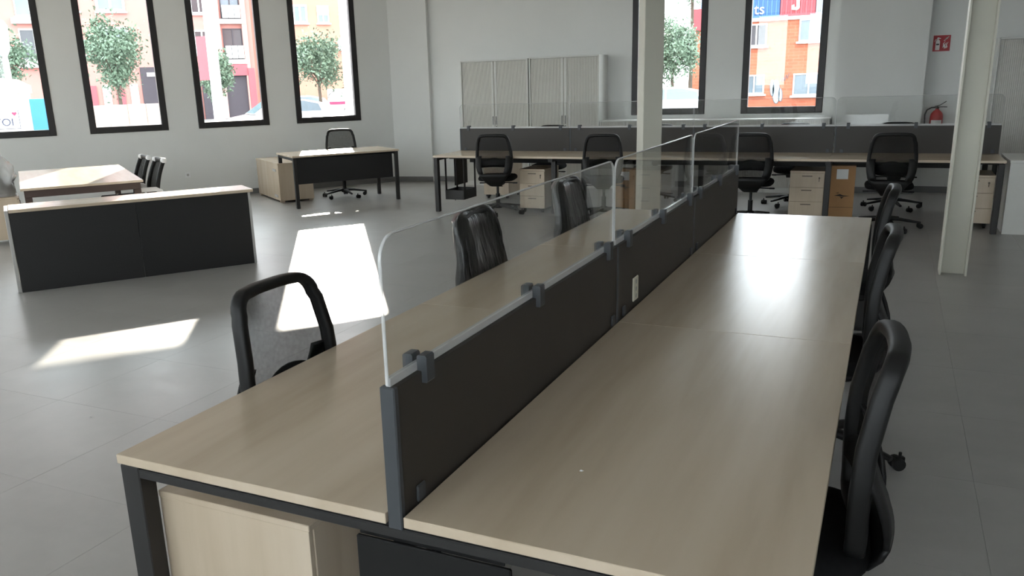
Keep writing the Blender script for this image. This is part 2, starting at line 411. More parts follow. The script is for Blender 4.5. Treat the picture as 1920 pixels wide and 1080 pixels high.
# ceiling
poly = [C0, C1, C2, C3, C4, Vector((-6.24, YB)), CF]
cb = MB(); cb.prism([(p.x, p.y, CEIL_Z) for p in [Vector((-7.0, 12.1)), wl(-11, .5).to_2d(), C2+Vector((-.5, -.5)), C3+Vector((.5, -.5)), C4+Vector((.5, .45))]], (0, 0, .2))
tag(cb.build('ceiling', 'ceil'), kind='structure')
# baseboards
def baseboard(name, P0, P1):
    M4, L = frame_of(P0, P1); mb = MB(); mb.bbox(0, L, -0.012, 0.004, 0, 0.085, 0.003, M4); tag(mb.build(name, 'base'), kind='structure')
baseboard('baseboard_left', C0, C1); baseboard('baseboard_corner', CF, C0); baseboard('baseboard_back', (-6.24, YB), (0.175, YB))
baseboard('baseboard_pilaster', (0.175, 11.42), (1.262, 11.42)); baseboard('baseboard_alcove', (1.262, YB), (5.2, YB))
# floor: grout bed with single tiles
TS = 0.757; TX0, TY0 = -3.19, 2.30
fb = MB(); fb.prism([(p.x, p.y, -0.0022) for p in [Vector((-7.0, 12.1)), wl(-11, .42).to_2d(), C2+Vector((-.45, -.42)), C3+Vector((.42, -.42)), C4+Vector((.42, .42))]], (0, 0, -.15))
floor = fb.build('floor', 'grout'); tag(floor, kind='structure')
def in_room(x, y):
    c = False; n = len(poly)
    for i in range(n):
        a, b = poly[i], poly[i-1]
        if (a.y > y) != (b.y > y) and x < (b.x-a.x)*(y-a.y)/(b.y-a.y)+a.x: c = not c
    return c
def seen(x, y):
    d = Vector((x, y, 0))-_O; w = d.dot(_F)
    if w < 0.3: return False
    return -60 < CAM['cx']+CAM['f']*d.dot(_R)/w < 1980 and -60 < CAM['cy']-CAM['f']*d.dot(_U)/w < 1140
tile_me = MB().bbox(0.0005, TS-0.0005, 0.0005, TS-0.0005, -0.004, 0.0, 0.0005).mesh('tile', 'tile')
rest = MB(); near = []
for i in range(-18, 14):
    for j in range(-12, 14):
        x, y = TX0+i*TS, TY0+j*TS
        cs = [(x, y), (x+TS, y), (x, y+TS), (x+TS, y+TS)]
        ins = [in_room(*c) for c in cs]
        if not any(ins): continue
        vis = any(seen(*c) for c in cs) or seen(x+TS/2, y+TS/2)
        if vis: near.append((( Vector((x+TS/2, y+TS/2, 0))-_O).length, x, y))
        else: rest.box(x+.001, x+TS-.001, y+.001, y+TS-.001, -.004, 0)
near.sort()
for k, (d, x, y) in enumerate(near):
    if k < 300:
        t = bpy.data.objects.new('tile', tile_me); COL.objects.link(t); t.location = (x, y, 0); t.parent = floor
    else: rest.box(x+.001, x+TS-.001, y+.001, y+TS-.001, -.004, 0)
tag(rest.build('tile_field', 'tile', floor), kind='stuff')
print('tiles in view', len(near))

# ------------------------------------------------------------------ columns
# open H-section column by the aisle: flanges run away from the viewer, web between them
col = empty('column', (1.479, 6.42, 0), 0, kind='structure'); tag(col, 'cream painted steel H column standing free in the aisle', 'column')
mb = MB(); mb.bbox(-.100, -.085, -.10, .10, 0, CEIL_Z, .002); mb.build('flange', 'steelcol', col)
mb = MB(); mb.bbox(.085, .100, -.10, .10, 0, CEIL_Z, .002); mb.build('flange', 'steelcol', col)
mb = MB(); mb.box(-.086, .086, -.006, .006, 0, CEIL_Z); mb.build('web', 'steelcol', col)
# boxed column in front of the far bench, turned like the window wall
pc = on_z((1214, 392), 0.0)
CK = (8.16-_O.y)/(pc.y-_O.y); cc = Vector((_O.x+(pc.x-_O.x)*CK, 8.16, 0)); CH = .115*CK/.93     # clear of the far bench, size kept in proportion
col2 = empty('column', (cc.x, cc.y, 0), math.radians(33), kind='structure'); tag(col2, 'boxed cream column standing between the two long benches', 'column')
mb = MB(); mb.bbox(-CH, CH, -CH, CH, 0, CEIL_Z, .006); mb.build('casing', 'steelcol', col2)
# wall socket on the window wall
so = empty('wall_socket', (0, 0, 0), 0, 'small white wall socket below the tall windows', 'socket')
p = wl(-2.77, 0, .38); so.location = p; so.rotation_euler = (0, 0, TH)
mb = MB(); mb.bbox(-.04, .04, -.011, .001, -.04, .04, .004); mb.build('plate', 'whiteplastic', so)
mb = MB(); mb.cyl((0, -.0125, 0), (0, -.0105, 0), .02); mb.build('insert', 'greypanel', so)

# ------------------------------------------------------------------ long benches
TT = 0.026; TZ = 0.74
def bench(name, x0, x1, cuts, axis, label, matname, screenmat, frame_inset):
    """double-sided bench; local X across (two rows either side of 0), local Y along the row"""
    root = empty(name, (0, 0, 0), 0, label, 'desk')
    g, D = 0.023, x1
    for a, b in zip(cuts, cuts[1:]):
        for sgn in (-1, 1):
            w = (D-g); mb = MB(); mb.bbox(-w/2, w/2, -(b-a)/2+.0008, (b-a)/2-.0008, -TT, 0, .0016)
            mb.build('tabletop', matname, root, (sgn*(g+w/2), (a+b)/2, TZ))
    ends = [cuts[0]+.012, cuts[-1]-.012]
    for k, y in enumerate(ends):
        sy = 1 if k == 0 else -1
        for sgn in (-1, 1):
            mb = MB(); mb.bbox(-.033, .033, min(0, sy*.055), max(0, sy*.055), 0, .706, .003); mb.build('leg', 'metal', root, (sgn*(D-.028), y, 0))
        mb = MB(); mb.bbox(-D+.061, D-.061, min(0, sy*.05), max(0, sy*.05), .676, .702, .003); mb.build('end_beam', 'metal', root, (0, y, 0))
        mb = MB(); mb.box(-D+.09, D-.09, min(sy*.006, sy*.046), max(sy*.006, sy*.046), .700, .7155); mb.build('spacer_rail', 'black', root, (0, y, 0))
        mb = MB(); mb.bbox(-.12, .27, *sorted((sy*.008, sy*.02)), .28, .657, .003); mb.build('cable_cover', 'black', root, (0, y, 0))
        mb = MB(); mb.box(-.117, .25, *sorted((sy*.022, sy*.026)), .655, .677); mb.build('slot_shade', 'black', root, (0, y, 0))  # black strip painted in for the shade inside the open slot
    for y in cuts[1:-1]:
        for sgn in (-1, 1):
            mb = MB(); mb.bbox(-.03, .03, -.03, .03, 0, .664, .003); mb.build('leg', 'metal', root, (sgn*(D-.24), y, 0))
        mb = MB(); mb.bbox(-D+.10, D-.10, -.03, .03, .664, .7145, .003); mb.build('cross_beam', 'metal', root, (0, y, 0))
    for sgn in (-1, 1):
        mb = MB(); mb.bbox(-.02, .02, cuts[0]+.07, cuts[-1]-.07, .668, .714, .003); mb.build('rail', 'metal', root, (sgn*(D*.58), 0, 0))
        mb = MB(); mb.box(-.07, .07, cuts[0]+.25, cuts[-1]-.25, .60, .605)
        mb.box(-.07, -.066, cuts[0]+.25, cuts[-1]-.25, .60, .66); mb.box(.066, .07, cuts[0]+.25, cuts[-1]-.25, .60, .66)
        mb.build('cable_tray', 'black', root, (sgn*.16, 0, 0))
    for a, b in zip(cuts, cuts[1:]):
        mb = MB(); mb.bbox(-.0165, .0165, a+.022, b-.003, .716, 1.038, .0015)
        sp = mb.build('screen_panel', screenmat, root)
        e = MB(); e.bbox(-.0185, .0185, a+.003, a+.022, .704, 1.040, .003); e.build('end_profile', 'clip', sp)
        for yb in (a+.09, b-.06):
            for xa, xb in ((.0163, .0235), (-.0235, -.0163)):
                c = MB(); c.bbox(xa, xb, -.018, .018, .742, .782, .003); c.build('bracket', 'clip', sp, (0, yb, 0))
    return root
MC = [0.0, 1.645, 3.054, 4.488]
main = bench('bench_desk', 0, 0.856, MC, 'Y', 'long pale maple bench desk with dark centre screens in the foreground', 'wood', 'screen', 0)
# socket strip on the middle screen panel
sp2 = [o for o in main.children if o.name.startswith('screen_panel')][1]
mb = MB(); mb.bbox(.0163, .024, 1.862, 1.932, .765, .865, .003); mb.build('power_socket', 'socket', sp2)
mb = MB()
for z in (.785, .815, .845): mb.cyl((.0238, 1.897, z), (.0246, 1.897, z), .010, n=12)
mb.build('socket_face', 'greypanel', sp2)
# far bench: same kind of bench, laid across the room
BX = [-4.505, -2.89, -1.28, 0.335, 1.985]; BY = 9.25
far = bench('bench_desk', 0, 0.825, BX, 'Y', 'long bench desk with dark screens in front of the back wall', 'wood', 'screen', 0)
far.location = (0, BY, 0); far.rotation_euler = (0, 0, -PI/2)          # local y -> world x

# ------------------------------------------------------------------ clear acrylic sheets on the screens
def acrylic(a, b, label, group, parent_rot=None):
    root = empty('acrylic_screen', (0, 0, 0), 0, label, 'acrylic screen', group)
    z0, z1, r = 1.044, 1.362, .055
    def outline(d):
        P = [(a+d, z0)]
        for i in range(9):
            w = PI-PI/2*i/8; P.append((a+d+r+(r)*math.cos(w), z1-d-r+r*math.sin(w)))
        for i in range(9):
            w = PI/2-PI/2*i/8; P.append((b-d-r+r*math.cos(w), z1-d-r+r*math.sin(w)))
        P.append((b-d, z0)); return P
    mb = MB(); mb.prism([(-.004, y, z) for y, z in outline(.002)], (.008, 0, 0)); sh = mb.build('sheet', 'acrylic', root)
    mb = MB(); mb.sweep([(0, y, z) for y, z in outline(.0)], rrect(.0045, .0084, .0015, 1), (1, 0, 0)); mb.build('edge', 'edge', root)
    mb = MB(); mb.bbox(-.006, .006, a+.002, b-.002, 1.0385, 1.060, .002); mb.build('lower_edge', 'edge', root)
    L = b-a
    for y in (a+.135, (a+b)/2+.005, b-.115):
        c = MB()
        for g_ in (1, -1):                                                     # jaws: wide below on the board, stepped in above on the sheet
            P_ = [(.0163, 1.012), (.029, 1.012), (.031, 1.016), (.031, 1.072), (.027, 1.076), (.009, 1.076), (.0055, 1.072), (.0055, 1.0395), (.0163, 1.0395)]
            c.prism([(g_*x_, -.0175, z_) for x_, z_ in P_], (0, .035, 0))
        c.build('clip', 'clip', root, (0, y, 0))
    return root
acrylic(.008, 1.64, 'clear acrylic sheet clipped to the bench screen panel without a socket beside the mesh-backed chair', 'acrylic sheets on the foreground bench')
acrylic(1.652, 3.045, 'clear acrylic sheet clipped to the screen panel with the white power socket', 'acrylic sheets on the foreground bench')
acrylic(3.06, 4.483, 'clear acrylic sheet on the foreground bench, nearest the boxed column', 'acrylic sheets on the foreground bench')
AL = ['clear acrylic sheet on the far bench end by the hanging computer cradle', 'clear acrylic sheet on the far bench beside the boxed column, cabinet side',
      'clear acrylic sheet on the far bench below the window with container view', 'clear acrylic sheet on the far bench end in front of the extinguisher']
for k, (a, b) in enumerate(zip(BX, BX[1:])):
    o = acrylic(a+.006, b-.006, AL[k], 'acrylic sheets on the far bench')
    o.location = (0, BY, 0); o.rotation_euler = (0, 0, -PI/2)

# ------------------------------------------------------------------ task chair (faces local +Y)
def back_y(x, z):
    f = np.interp(z, [.45, .55, .68, .80, .92, 1.03], [-.170, -.183, -.185, -.190, -.208, -.232])
    return float(f) + .55*x*x
def half_w(z): return float(np.interp(z, [.50, .56, .64, .70, .80, .90, 1.00, 1.04], [.200, .222, .238, .243, .236, .222, .208, .202]))
def make_chair(label):
    root = empty('office_chair', (0, 0, 0), 0, label, 'chair')
    # back frame: a closed rounded loop
    P = []
    zt, zb, r = 1.006, .50, .062
    side = [.56, .62, .68, .74, .80, .86, .92]
    loop = [(half_w(z)-.018, z) for z in side]
    wt = half_w(1.0)-.018
    for i in range(7):
        w = PI/2*i/6; loop.append((wt-r+r*math.cos(w), zt-r+r*math.sin(w)))
    top = [(x, zt+.004*math.cos(x/wt*PI/2)) for x in (wt-r-.05, 0.04)]
    loop += top
    full = loop + [(-x, z) for x, z in loop[::-1]]
    wb = half_w(.56)-.018
    bot = [(-wb+.014, .525), (-wb+.05, .50), (-.06, .49), (.06, .49), (wb-.05, .50), (wb-.014, .525)]
    full += bot
    path = [(x, back_y(x, z), z) for x, z in full]
    mb = MB(); mb.sweep(path, rrect(.036, .050, .012, 2), (0, 1, 0), closed=True); mb.build('back_frame', 'black', root)
    rows = []
    for k in range(13):
        z = .505+(zt-.006-.505)*k/12; hw = half_w(min(z, .99))-.022
        if z > .945: hw = wt-.004-(max(0, (z-.945)/.064)**2)*.028
        rows.append([(hw*(2*i/10-1), back_y(hw*(2*i/10-1), z)-.006, z) for i in range(11)])
    mb = MB(); mb.grid(rows); mb.build('back_mesh', 'meshf', root)
    # arched lumbar pad in front of the mesh
    rows = []
    for k in range(5):
        row = []
        for i in range(13):
            x = .212*(2*i/12-1); cx_ = max(0.0, math.cos(x/.212*PI/2)); zz = .600+.015*cx_+(.045+.07*cx_)*(k/4)
            row.append((x, back_y(x, zz)+.012, zz))
        rows.append(row)
    mb = MB(); mb.grid(rows, thick=(0, .012, 0)); mb.build('lumbar_support', 'blackseat', root)
    # rear bowl that carries the back: side arms above, closed below
    rows = []
    prof = [(.755, .232, -.195), (.72, .236, -.208), (.67, .235, -.228), (.62, .226, -.242), (.575, .212, -.248), (.535, .195, -.247), (.49, .170, -.232), (.44, .135, -.200), (.40, .10, -.155), (.365, .078, -.09), (.35, .07, -.01)]
    for z, hw, yc in prof:
        rows.append([(hw*(2*i/12-1), yc+.55*(hw*(2*i/12-1))**2+.004, z) for i in range(13)])
    arms = MB()
    arms.grid([r_[0:3] for r_ in rows[:6]], thick=(0, -.014, 0)); arms.grid([r_[10:13] for r_ in rows[:6]], thick=(0, -.014, 0))
    arms.grid(rows[5:], thick=(0, -.016, 0)); arms.build('back_support', 'black', root)
    # seat
    rows = []
    prof = [(0.0, .500), (.60, .503), (.85, .499), (.95, .488), (1.0, .466), (.985, .445), (.93, .434), (.0, .432)]
    mb = MB(); n = 28; vs = []
    for s_, z in prof:
        for i in range(n):
            w = 2*PI*i/n; c, s2 = math.cos(w), math.sin(w)
            ex = .5
            x = .238*s_*math.copysign(abs(c)**ex, c); y = .03+.238*s_*math.copysign(abs(s2)**ex, s2)
            dz = -.02*max(0, (y-.14)/.12)**2 if z > .44 else 0
            vs.append((x, y, z+dz))
    F = [(k*n+i, k*n+(i+1) % n, (k+1)*n+(i+1) % n, (k+1)*n+i) for k in range(len(prof)-1) for i in range(n)]
    mb.add(vs, F, True); mb.build('seat', 'blackseat', root)
    mb = MB(); mb.bbox(-.075, .075, -.12, .12, .365, .436, .012); mb.build('mechanism', 'black', root)
    for sg in (-1, 1):
        mb = MB(); mb.cyl((sg*.06, .05, .395), (sg*.20, .05, .39), .007, n=8); mb.bbox(*sorted((sg*.19, sg*.25)), .035, .065, .382, .398, .004); mb.build('lever', 'black', root)
    mb = MB(); mb.cyl((0, 0, .10), (0, 0, .26), .027); mb.cyl((0, 0, .25), (0, 0, .37), .016); mb.build('gas_lift', 'black', root)
    mb = MB(); mb.lathe([(.0, .075), (.05, .075), (.055, .10), (.045, .135), (.03, .14), (0, .14)], n=20)
    for k in range(5):
        w = PI/2+2*PI*k/5; c, s2 = math.cos(w), math.sin(w)
        mb.sweep([(.03*c, .03*s2, .112), (.14*c, .14*s2, .106), (.25*c, .25*s2, .090), (.338*c, .338*s2, .078)], rrect(.052, .034, .008, 1), (0, 0, 1), scale=[1.0, .9, .72, .55])
    mb.build('base', 'black', root)
    cm = MB(); cm.cyl((0, 0, .045), (0, 0, .075), .007, n=8); cm.bbox(-.011, .011, -.02, .022, .03, .056, .004)
    for sg in (-1, 1): cm.cyl((sg*.011, .012, .0275), (sg*.028, .012, .0275), .0275, n=16)
    cme = cm.mesh('caster', 'black')
    for k in range(5):
        w = PI/2+2*PI*k/5
        o = bpy.data.objects.new('caster', cme); COL.objects.link(o); o.parent = root
        o.location = (.335*math.cos(w), .335*math.sin(w), 0); o.rotation_euler = (0, 0, w+.6+k)
    return root
proto = make_chair('black mesh-back office chair')
bagmb = None
def bag_cover():
    """plastic bag pulled over a chair back"""
    rows = []; n = 26; rnd = random.Random(3)
    zs = [.50, .56, .64, .72, .80, .88, .95, 1.0, 1.03, 1.04]
    for z in zs:
        zz = min(z, 1.0); hw = half_w(zz)+.022; t = .045+.035*max(0, min(1, (.82-z)/.2))
        if z > .95: hw -= .05*((z-.95)/.09)**2
        if z >= 1.03: t = .022
        if z >= 1.04: hw *= .8; t = .008
        row = []
        for i in range(n+1):
            w = 2*PI*i/n; c, s2 = math.cos(w), math.sin(w)
            x = hw*math.copysign(abs(c)**.45, c); yo = t*math.copysign(abs(s2)**.7, s2)
            wr = .006*math.sin(5*w+z*9)+.005*math.sin(11*w-z*21)
            row.append((x*(1+wr*.5), back_y(max(-.2, min(.2, x)), zz)-.012+yo+wr, z))
        rows.append(row)
    mb = MB(); mb.grid(rows); top = rows[-1][:-1]; mb.add(top, [tuple(range(len(top)))], True)
    return mb.mesh('plastic_cover', 'bag')
bag_me = bag_cover()
chairs = []
def chair(x, y, facing, label, group=None, bag=False, spin=0.0):
    """facing: world angle of the direction the sitter looks at"""
    o = proto if not chairs else copy_tree(proto)
    chairs.append(o)
    place(o, (x, y, 0), facing-PI/2, label, group)
    for c in o.children:
        n = c.name.split('.')[0]
        if n in ('base',): c.rotation_euler = (0, 0, spin)
        if n == 'caster' and spin:
            v = c.location.copy(); c.location = (v.x*math.cos(spin)-v.y*math.sin(spin), v.x*math.sin(spin)+v.y*math.cos(spin), v.z)
    if bag:
        b = bpy.data.objects.new('plastic_cover', bag_me); COL.objects.link(b); b.parent = o
    return o
GL = 'chairs on the window side of the foreground bench'; GR = 'chairs on the aisle side of the foreground bench'
chair(-.745, .80, -0.02, 'black mesh-back chair tucked under the foreground bench, window side, without plastic cover', GL, spin=.3)
chair(-.748, 2.42, 0.06, 'chair under black plastic at the foreground bench, between uncovered chair and boxed column', GL, True, .5)
chair(-.748, 3.80, 0.03, 'chair under black plastic at the foreground bench end nearest the boxed column', GL, True, .2)
chair(.752, .80, PI+.07, 'black chair tucked in beside the first foreground bench section, aisle side', GR, spin=.2)
chair(.748, 2.40, PI+.03, 'black chair beside the foreground bench section with the power socket', GR, spin=.06)
chair(.748, 3.84, PI+.03, 'black chair on the aisle side at the foreground bench end near the far bench', GR, spin=.2)
GF = 'chairs at the far bench, near side'; GB = 'chairs behind the far bench'
chair(-3.60, 8.485, PI/2+.20, 'black chair at the far bench beside the hanging computer cradle', GF, spin=.45)
chair(-2.18, 8.49, PI/2+.20, 'black chair at the far bench between the drawer pedestal and the upright carton', GF, spin=.2)
chair(-.46, 8.55, PI/2+.02, 'black chair at the far bench between the boxed column and a drawer pedestal', GF, spin=.7)
chair(.95, 8.525, PI/2+.04, 'black chair at the far bench beside the tall brown carton', GF, spin=-.4)
chair(-3.46, 9.98, -PI/2+.1, 'black chair behind the far bench screen in front of the tall tambour cabinets', GB, spin=.1)
chair(-1.95, 10.0, -PI/2-.1, 'black chair behind the far bench screen, hidden largely by the boxed column', GB, spin=.1)
chair(-.17, 10.06, -PI/2+.1, 'black chair behind the far bench below the window with the container view', GB, spin=.5)
chair(1.0, 10.02, -PI/2, 'black chair behind the far bench near the red fire extinguisher', GB, spin=.3)
ND = Vector((math.sin(TH), -math.cos(TH)))                       # into the room from the window wall
chair(-6.66, 9.46, math.atan2(ND.y, ND.x)-.25, 'black chair at the single desk below the tall windows', spin=.25)

# ------------------------------------------------------------------ drawer pedestals
def pedestal(name, x, y, rz, w, d, h, label, mat, group=None, casters=True, drawers=3, top_over=0.0):
    """front faces local -Y; origin at the floor, middle of the front"""
    root = empty(name, (x, y, 0), rz, label, 'pedestal', group)
    z0 = .055 if casters else .0
    MB().bbox(-w/2, w/2, .0185, d, z0, h-.019, .002).build('carcass', mat, root)
    MB().bbox(-w/2-top_over, w/2+top_over, 0-top_over, d+top_over, h-.0185, h, .002).build('top', mat, root)
    if drawers:
        H = (h-.022-z0-.004)/drawers
        for k in range(drawers):
            a = z0+.003+H*k
            dr = MB().bbox(-w/2+.002, w/2-.002, 0, .0178, a, a+H-.004, .0015).build('drawer', mat, root)
            g = MB(); g.bbox(-.055, .055, -.0045, .001, a+H-.040, a+H-.030, .001); g.build('handle', 'handle', dr)
            if k == drawers-1:
                l = MB(); l.cyl((w/2-.055, -.004, a+H-.055), (w/2-.055, .001, a+H-.055), .010, n=10)
                l.box(w/2-.059, w/2-.052, -.010, -.003, a+H-.095, a+H-.055); l.build('lock', 'handle', dr)
    if casters:
        for sx in (-1, 1):
            for yy in (.05, d-.06):
                c = MB(); c.cyl((-.012, 0, .025), (.012, 0, .025), .025, n=14); c.box(-.02, .02, -.02, .02, .047, .0555); c.box(-.016, -.013, -.012, .012, .02, .05); c.box(.013, .016, -.012, .012, .02, .05)
                c.build('caster', 'black', root, (sx*(w/2-.05), yy, 0))
    return root
GP = 'mobile drawer pedestals under the far bench'
pedestal('drawer_pedestal', -3.19, 8.65, 0, .345, .52, .56, 'maple three-drawer pedestal on casters behind the bag-covered chairs, under the far bench', 'woodz', GP)
pedestal('drawer_pedestal', .105, 8.86, 0, .37, .52, .565, 'maple three-drawer pedestal standing directly beside the tall brown carton', 'woodz', GP)
pedestal('drawer_pedestal', 1.74, 8.74, 0, .40, .52, .56, 'maple drawer pedestal at the far bench end beside the white low cabinet', 'woodz', GP)
pedestal('drawer_pedestal', -4.215, 10.30, PI, .40, .52, .56, 'drawer pedestal under the far bench behind the hanging computer cradle chair', 'woodz', GP)
# side cupboard under the foreground bench end
cup = pedestal('cupboard', -.553, .075, 0, .505, .38, .61, 'pale wooden cupboard under the window-side end of the foreground bench', 'woodz', None, False, 0, 0.0)
cup['category'] = 'cupboard'
mb = MB(); mb.bbox(-.250, .250, .001, .0175, .012, .592, .001); mb.build('back_panel', 'woodz', cup)

# ------------------------------------------------------------------ cartons under the far bench
def carton(x, y, rz, w, d, h, label, tilt=0.0):
    r = empty('carton', (x, y, 0), rz, label, 'carton', 'tall cartons under the far bench'); r.rotation_euler = (0, tilt, rz)
    MB().bbox(-w/2, w/2, 0, d, 0, h, .003).build('box', 'carton', r)
    f = MB(); f.box(-w/2+.001, w/2-.001, .001, d/2-.002, h, h+.003); f.box(-w/2+.001, w/2-.001, d/2+.002, d-.001, h, h+.003); f.build('flaps', 'cartontop', r)
    t = MB(); t.box(-w/2, w/2, -.0008, .0, h*.27, h*.275); t.build('crease', 'ink', r)
    l = MB(); l.box(-.06, .06, -.0012, .0, h-.14, h-.03); l.build('address_label', 'paper', r)
    e = MB()
    for pts in ([(-.07, .30), (-.01, .318), (.02, .305), (.09, .298), (.02, .29), (-.01, .295)], [(-.02, .29), (.03, .283), (.005, .265), (.0, .28)], [(-.06, .33), (-.02, .336), (-.03, .326)]):
        e.prism([(px_, -.0012, pz_) for px_, pz_ in pts], (0, .0011, 0))
    e.build('printed_mark', 'ink', r)
    return r
carton(.475, 8.82, .08, .27, .17, .625, 'tall brown carton with white address label beside a drawer pedestal')
carton(-2.10, 9.12, .0, .27, .17, .525, 'tall brown carton half hidden behind the boxed column', 0)

# ------------------------------------------------------------------ computer cradle hanging under the far bench end
cr = empty('computer_cradle', (-4.285, 8.72, 0), 0, 'black metal computer cradle hanging under the far bench end', 'cradle')
mb = MB(); mb.box(-.14, .14, -.13, .25, .145, .150)
for a in ((-.14, .14, -.13, -.126), (-.14, .14, .246, .25)): mb.box(a[0], a[1], a[2], a[3], .145, .27)
for a in ((-.14, -.136), (.136, .14)): mb.box(a[0], a[1], -.13, .25, .145, .27)
mb.build('tray', 'metal', cr)
for sx in (-1, 1):
    for yy in (-.10, .22):
        mb = MB(); mb.box(sx*.1385-.0025, sx*.1385+.0025, yy-.022, yy+.022, .15, .714); mb.build('strap', 'metal', cr)
mb = MB(); mb.cyl((-.06, 0, .115), (-.06, 0, .146), .006, n=8); mb.build('screw', 'metal', cr)

# ------------------------------------------------------------------ tambour cabinets along the back wall
def tambour(name, x0, x1, y0, y1, h, label, group, nsl, cat='cabinet', handles=True):
    root = empty(name, (x0, y0, 0), 0, label, cat, group)
    w, d = x1-x0, y1-y0
    MB().bbox(0, .02, .0, d, 0.0, h, .002).build('side_panel', 'whitecab', root)
    MB().bbox(w-.02, w, .0, d, 0.0, h, .002).build('side_panel', 'whitecab', root)
    MB().bbox(.0205, w-.0205, 0, d, h-.022, h, .002).build('top', 'whitecab', root)
    MB().box(.0205, w-.0205, .01, d, 0.0, .07).build('plinth', 'whitecab', root)
    MB().box(.0205, w-.0205, d-.012, d-.002, .07, h-.0225).build('back', 'whitecab', root)
    for k in (0, 1):                                                            # two roller shutters of narrow ribs
        a = .022+(w/2-.022)*k; b = a+(w/2-.024)
        mb = MB(); n = nsl; vs = []
        step = (b-.035-(a+.035))/n if False else (b-a)/n
        for i in range(n):
            xa = a+step*i
            mb.add([(xa+.0012, .022, .072), (xa+step-.0012, .022, .072), (xa+step-.0012, .022, h-.024), (xa+.0012, .022, h-.024),
                    (xa+.0035, .0165, .072), (xa+step-.0035, .0165, .072), (xa+step-.0035, .0165, h-.024), (xa+.0035, .0165, h-.024)],
                   [(4, 5, 6, 7), (0, 1, 5, 4), (2, 3, 7, 6), (1, 2, 6, 5), (3, 0, 4, 7)], False)
        mb.box(a, b, .022, .026, .072, h-.024)
        sh = mb.build('shutter', 'tambour', root)
        if handles:
            xm = w/2 + (-.028 if k == 0 else .028)
            st = MB(); st.bbox(xm-.016, xm+.016, .010, .0165, .072, h-.024, .002); st.build('closing_strip', 'whitecab', sh)
            hb = MB(); hb.bbox(xm-.004, xm+.004, -.014, .011, .985, 1.115, .003) if h > 1.5 else hb.bbox(xm-.004, xm+.004, -.014, .011, h-.2, h-.1, .003); hb.build('pull', 'chrome', sh)
            if k == 1:
                lk = MB(); lk.cyl((xm, .004, .955 if h > 1.5 else h-.23), (xm, .011, .955 if h > 1.5 else h-.23), .010, n=10); lk.build('lock', 'ink', sh)
    return root
GT = 'tall tambour cabinets along the back wall'
tambour('tambour_cabinet', -5.455, -4.275, 11.20, 11.635, 1.99, 'tall grey tambour cabinet on the back wall nearest the window wall', GT, 26)
tambour('tambour_cabinet', -4.255, -3.115, 11.20, 11.635, 2.00, 'tall grey tambour cabinet adjoining the row of low white cabinets', GT, 26)
tambour('tambour_cabinet', 2.03, 3.21, 11.20, 11.635, 1.985, 'tall grey tambour cabinet to the side of the fire extinguisher alcove', GT, 26)
LW = ['low white cabinet under the back windows, adjoining the tall tambour cabinet', 'low white cabinet under the window next to the boxed column',
      'low white cabinet under the wall pier between the back windows', 'low white cabinet under the back windows next to the wall pilaster']
for k in range(4):
    x = -3.105+.815*k
    tambour('low_cabinet', x, x+.812, 11.21, 11.63, 1.03, LW[k], 'low white cabinets under the back windows', 16)
# white low cabinet closing the far bench on the aisle side
lc = empty('side_cabinet', (2.02, 8.46, 0), 0, 'white desk-height cabinet at the aisle end of the far bench', 'cabinet')
MB().bbox(0, 1.2, .0, .80, .0, .716, .003).build('body', 'whitecab', lc); MB().bbox(-.004, 1.204, -.004, .804, .7165, .742, .002).build('top', 'whitecab', lc)

# ------------------------------------------------------------------ fire point
fs = empty('fire_sign', (1.421, YB-.001, 1.958), 0, 'red fire extinguisher sign on the wall above the extinguisher', 'sign')
MB().box(-.10, .10, -.003, 0, -.10, .10).build('plate', 'red', fs)
mb = MB()
def flat(pts, y=-.0042, t=.001): mb.prism([(a, y, b) for a, b in pts], (0, t, 0))
flat([(-.07, -.085), (-.02, -.085), (-.02, .02), (-.026, .038), (-.036, .046), (-.054, .046), (-.064, .038), (-.07, .02)])
flat([(-.052, .048), (-.038, .048), (-.038, .062), (-.052, .062)]); flat([(-.06, .062), (-.018, .056), (-.012, .064), (-.05, .076)]); flat([(-.05, .06), (-.078, .046), (-.084, .022), (-.079, .022), (-.073, .042), (-.05, .054)])
mb.build('extinguisher_pictogram', 'signwhite', fs)
mb = MB(); flat([(-.062, -.004), (-.028, -.004), (-.028, -.022), (-.062, -.022)], -.0052); mb.build('pictogram_band', 'ink', fs)
mb = MB()
for k, (bx_, bz_) in enumerate([(.015, -.06), (.03, -.075), (.05, -.07)]):
    flat([(bx_, bz_), (bx_+.022, bz_+.02), (bx_+.012, bz_+.05), (bx_+.03, bz_+.09), (bx_+.002, bz_+.055), (bx_+.004, bz_+.028)])
for k in range(3): flat([(.018+.014*k, .03+.012*k), (.03+.014*k, .026+.012*k), (.062+.01*k, .066+.008*k), (.05+.01*k, .066+.008*k)])
mb.build('flame_pictogram', 'signwhite', fs)
ex = empty('fire_extinguisher', (1.45, YB-.10, .62), 0, 'red fire extinguisher with black hose hung on the alcove wall', 'extinguisher')
mb = MB(); mb.lathe([(0, 0), (.07, 0), (.078, .012), (.078, .40), (.07, .44), (.045, .475), (.022, .49), (.022, .505)], n=22); mb.build('cylinder', 'red', ex)
mb = MB(); vs = []
for z in (.16, .36):
    for i in range(9):
        w = -PI/2-.9+1.8*i/8; vs.append((.0788*math.cos(w), .0788*math.sin(w), z))
mb.add(vs, [(i, i+1, i+10, i+9) for i in range(8)], True); mb.build('label', 'paper', ex)
mb = MB(); mb.cyl((0, 0, .5), (0, 0, .535), .02, n=12); mb.sweep([(-.03, 0, .535), (.03, 0, .55), (.10, 0, .60)], rrect(.016, .01, .003, 1), (0, 0, 1)); mb.sweep([(0, 0, .525), (.06, 0, .528), (.115, 0, .525)], rrect(.016, .01, .003, 1), (0, 0, 1)); mb.build('valve', 'black', ex)
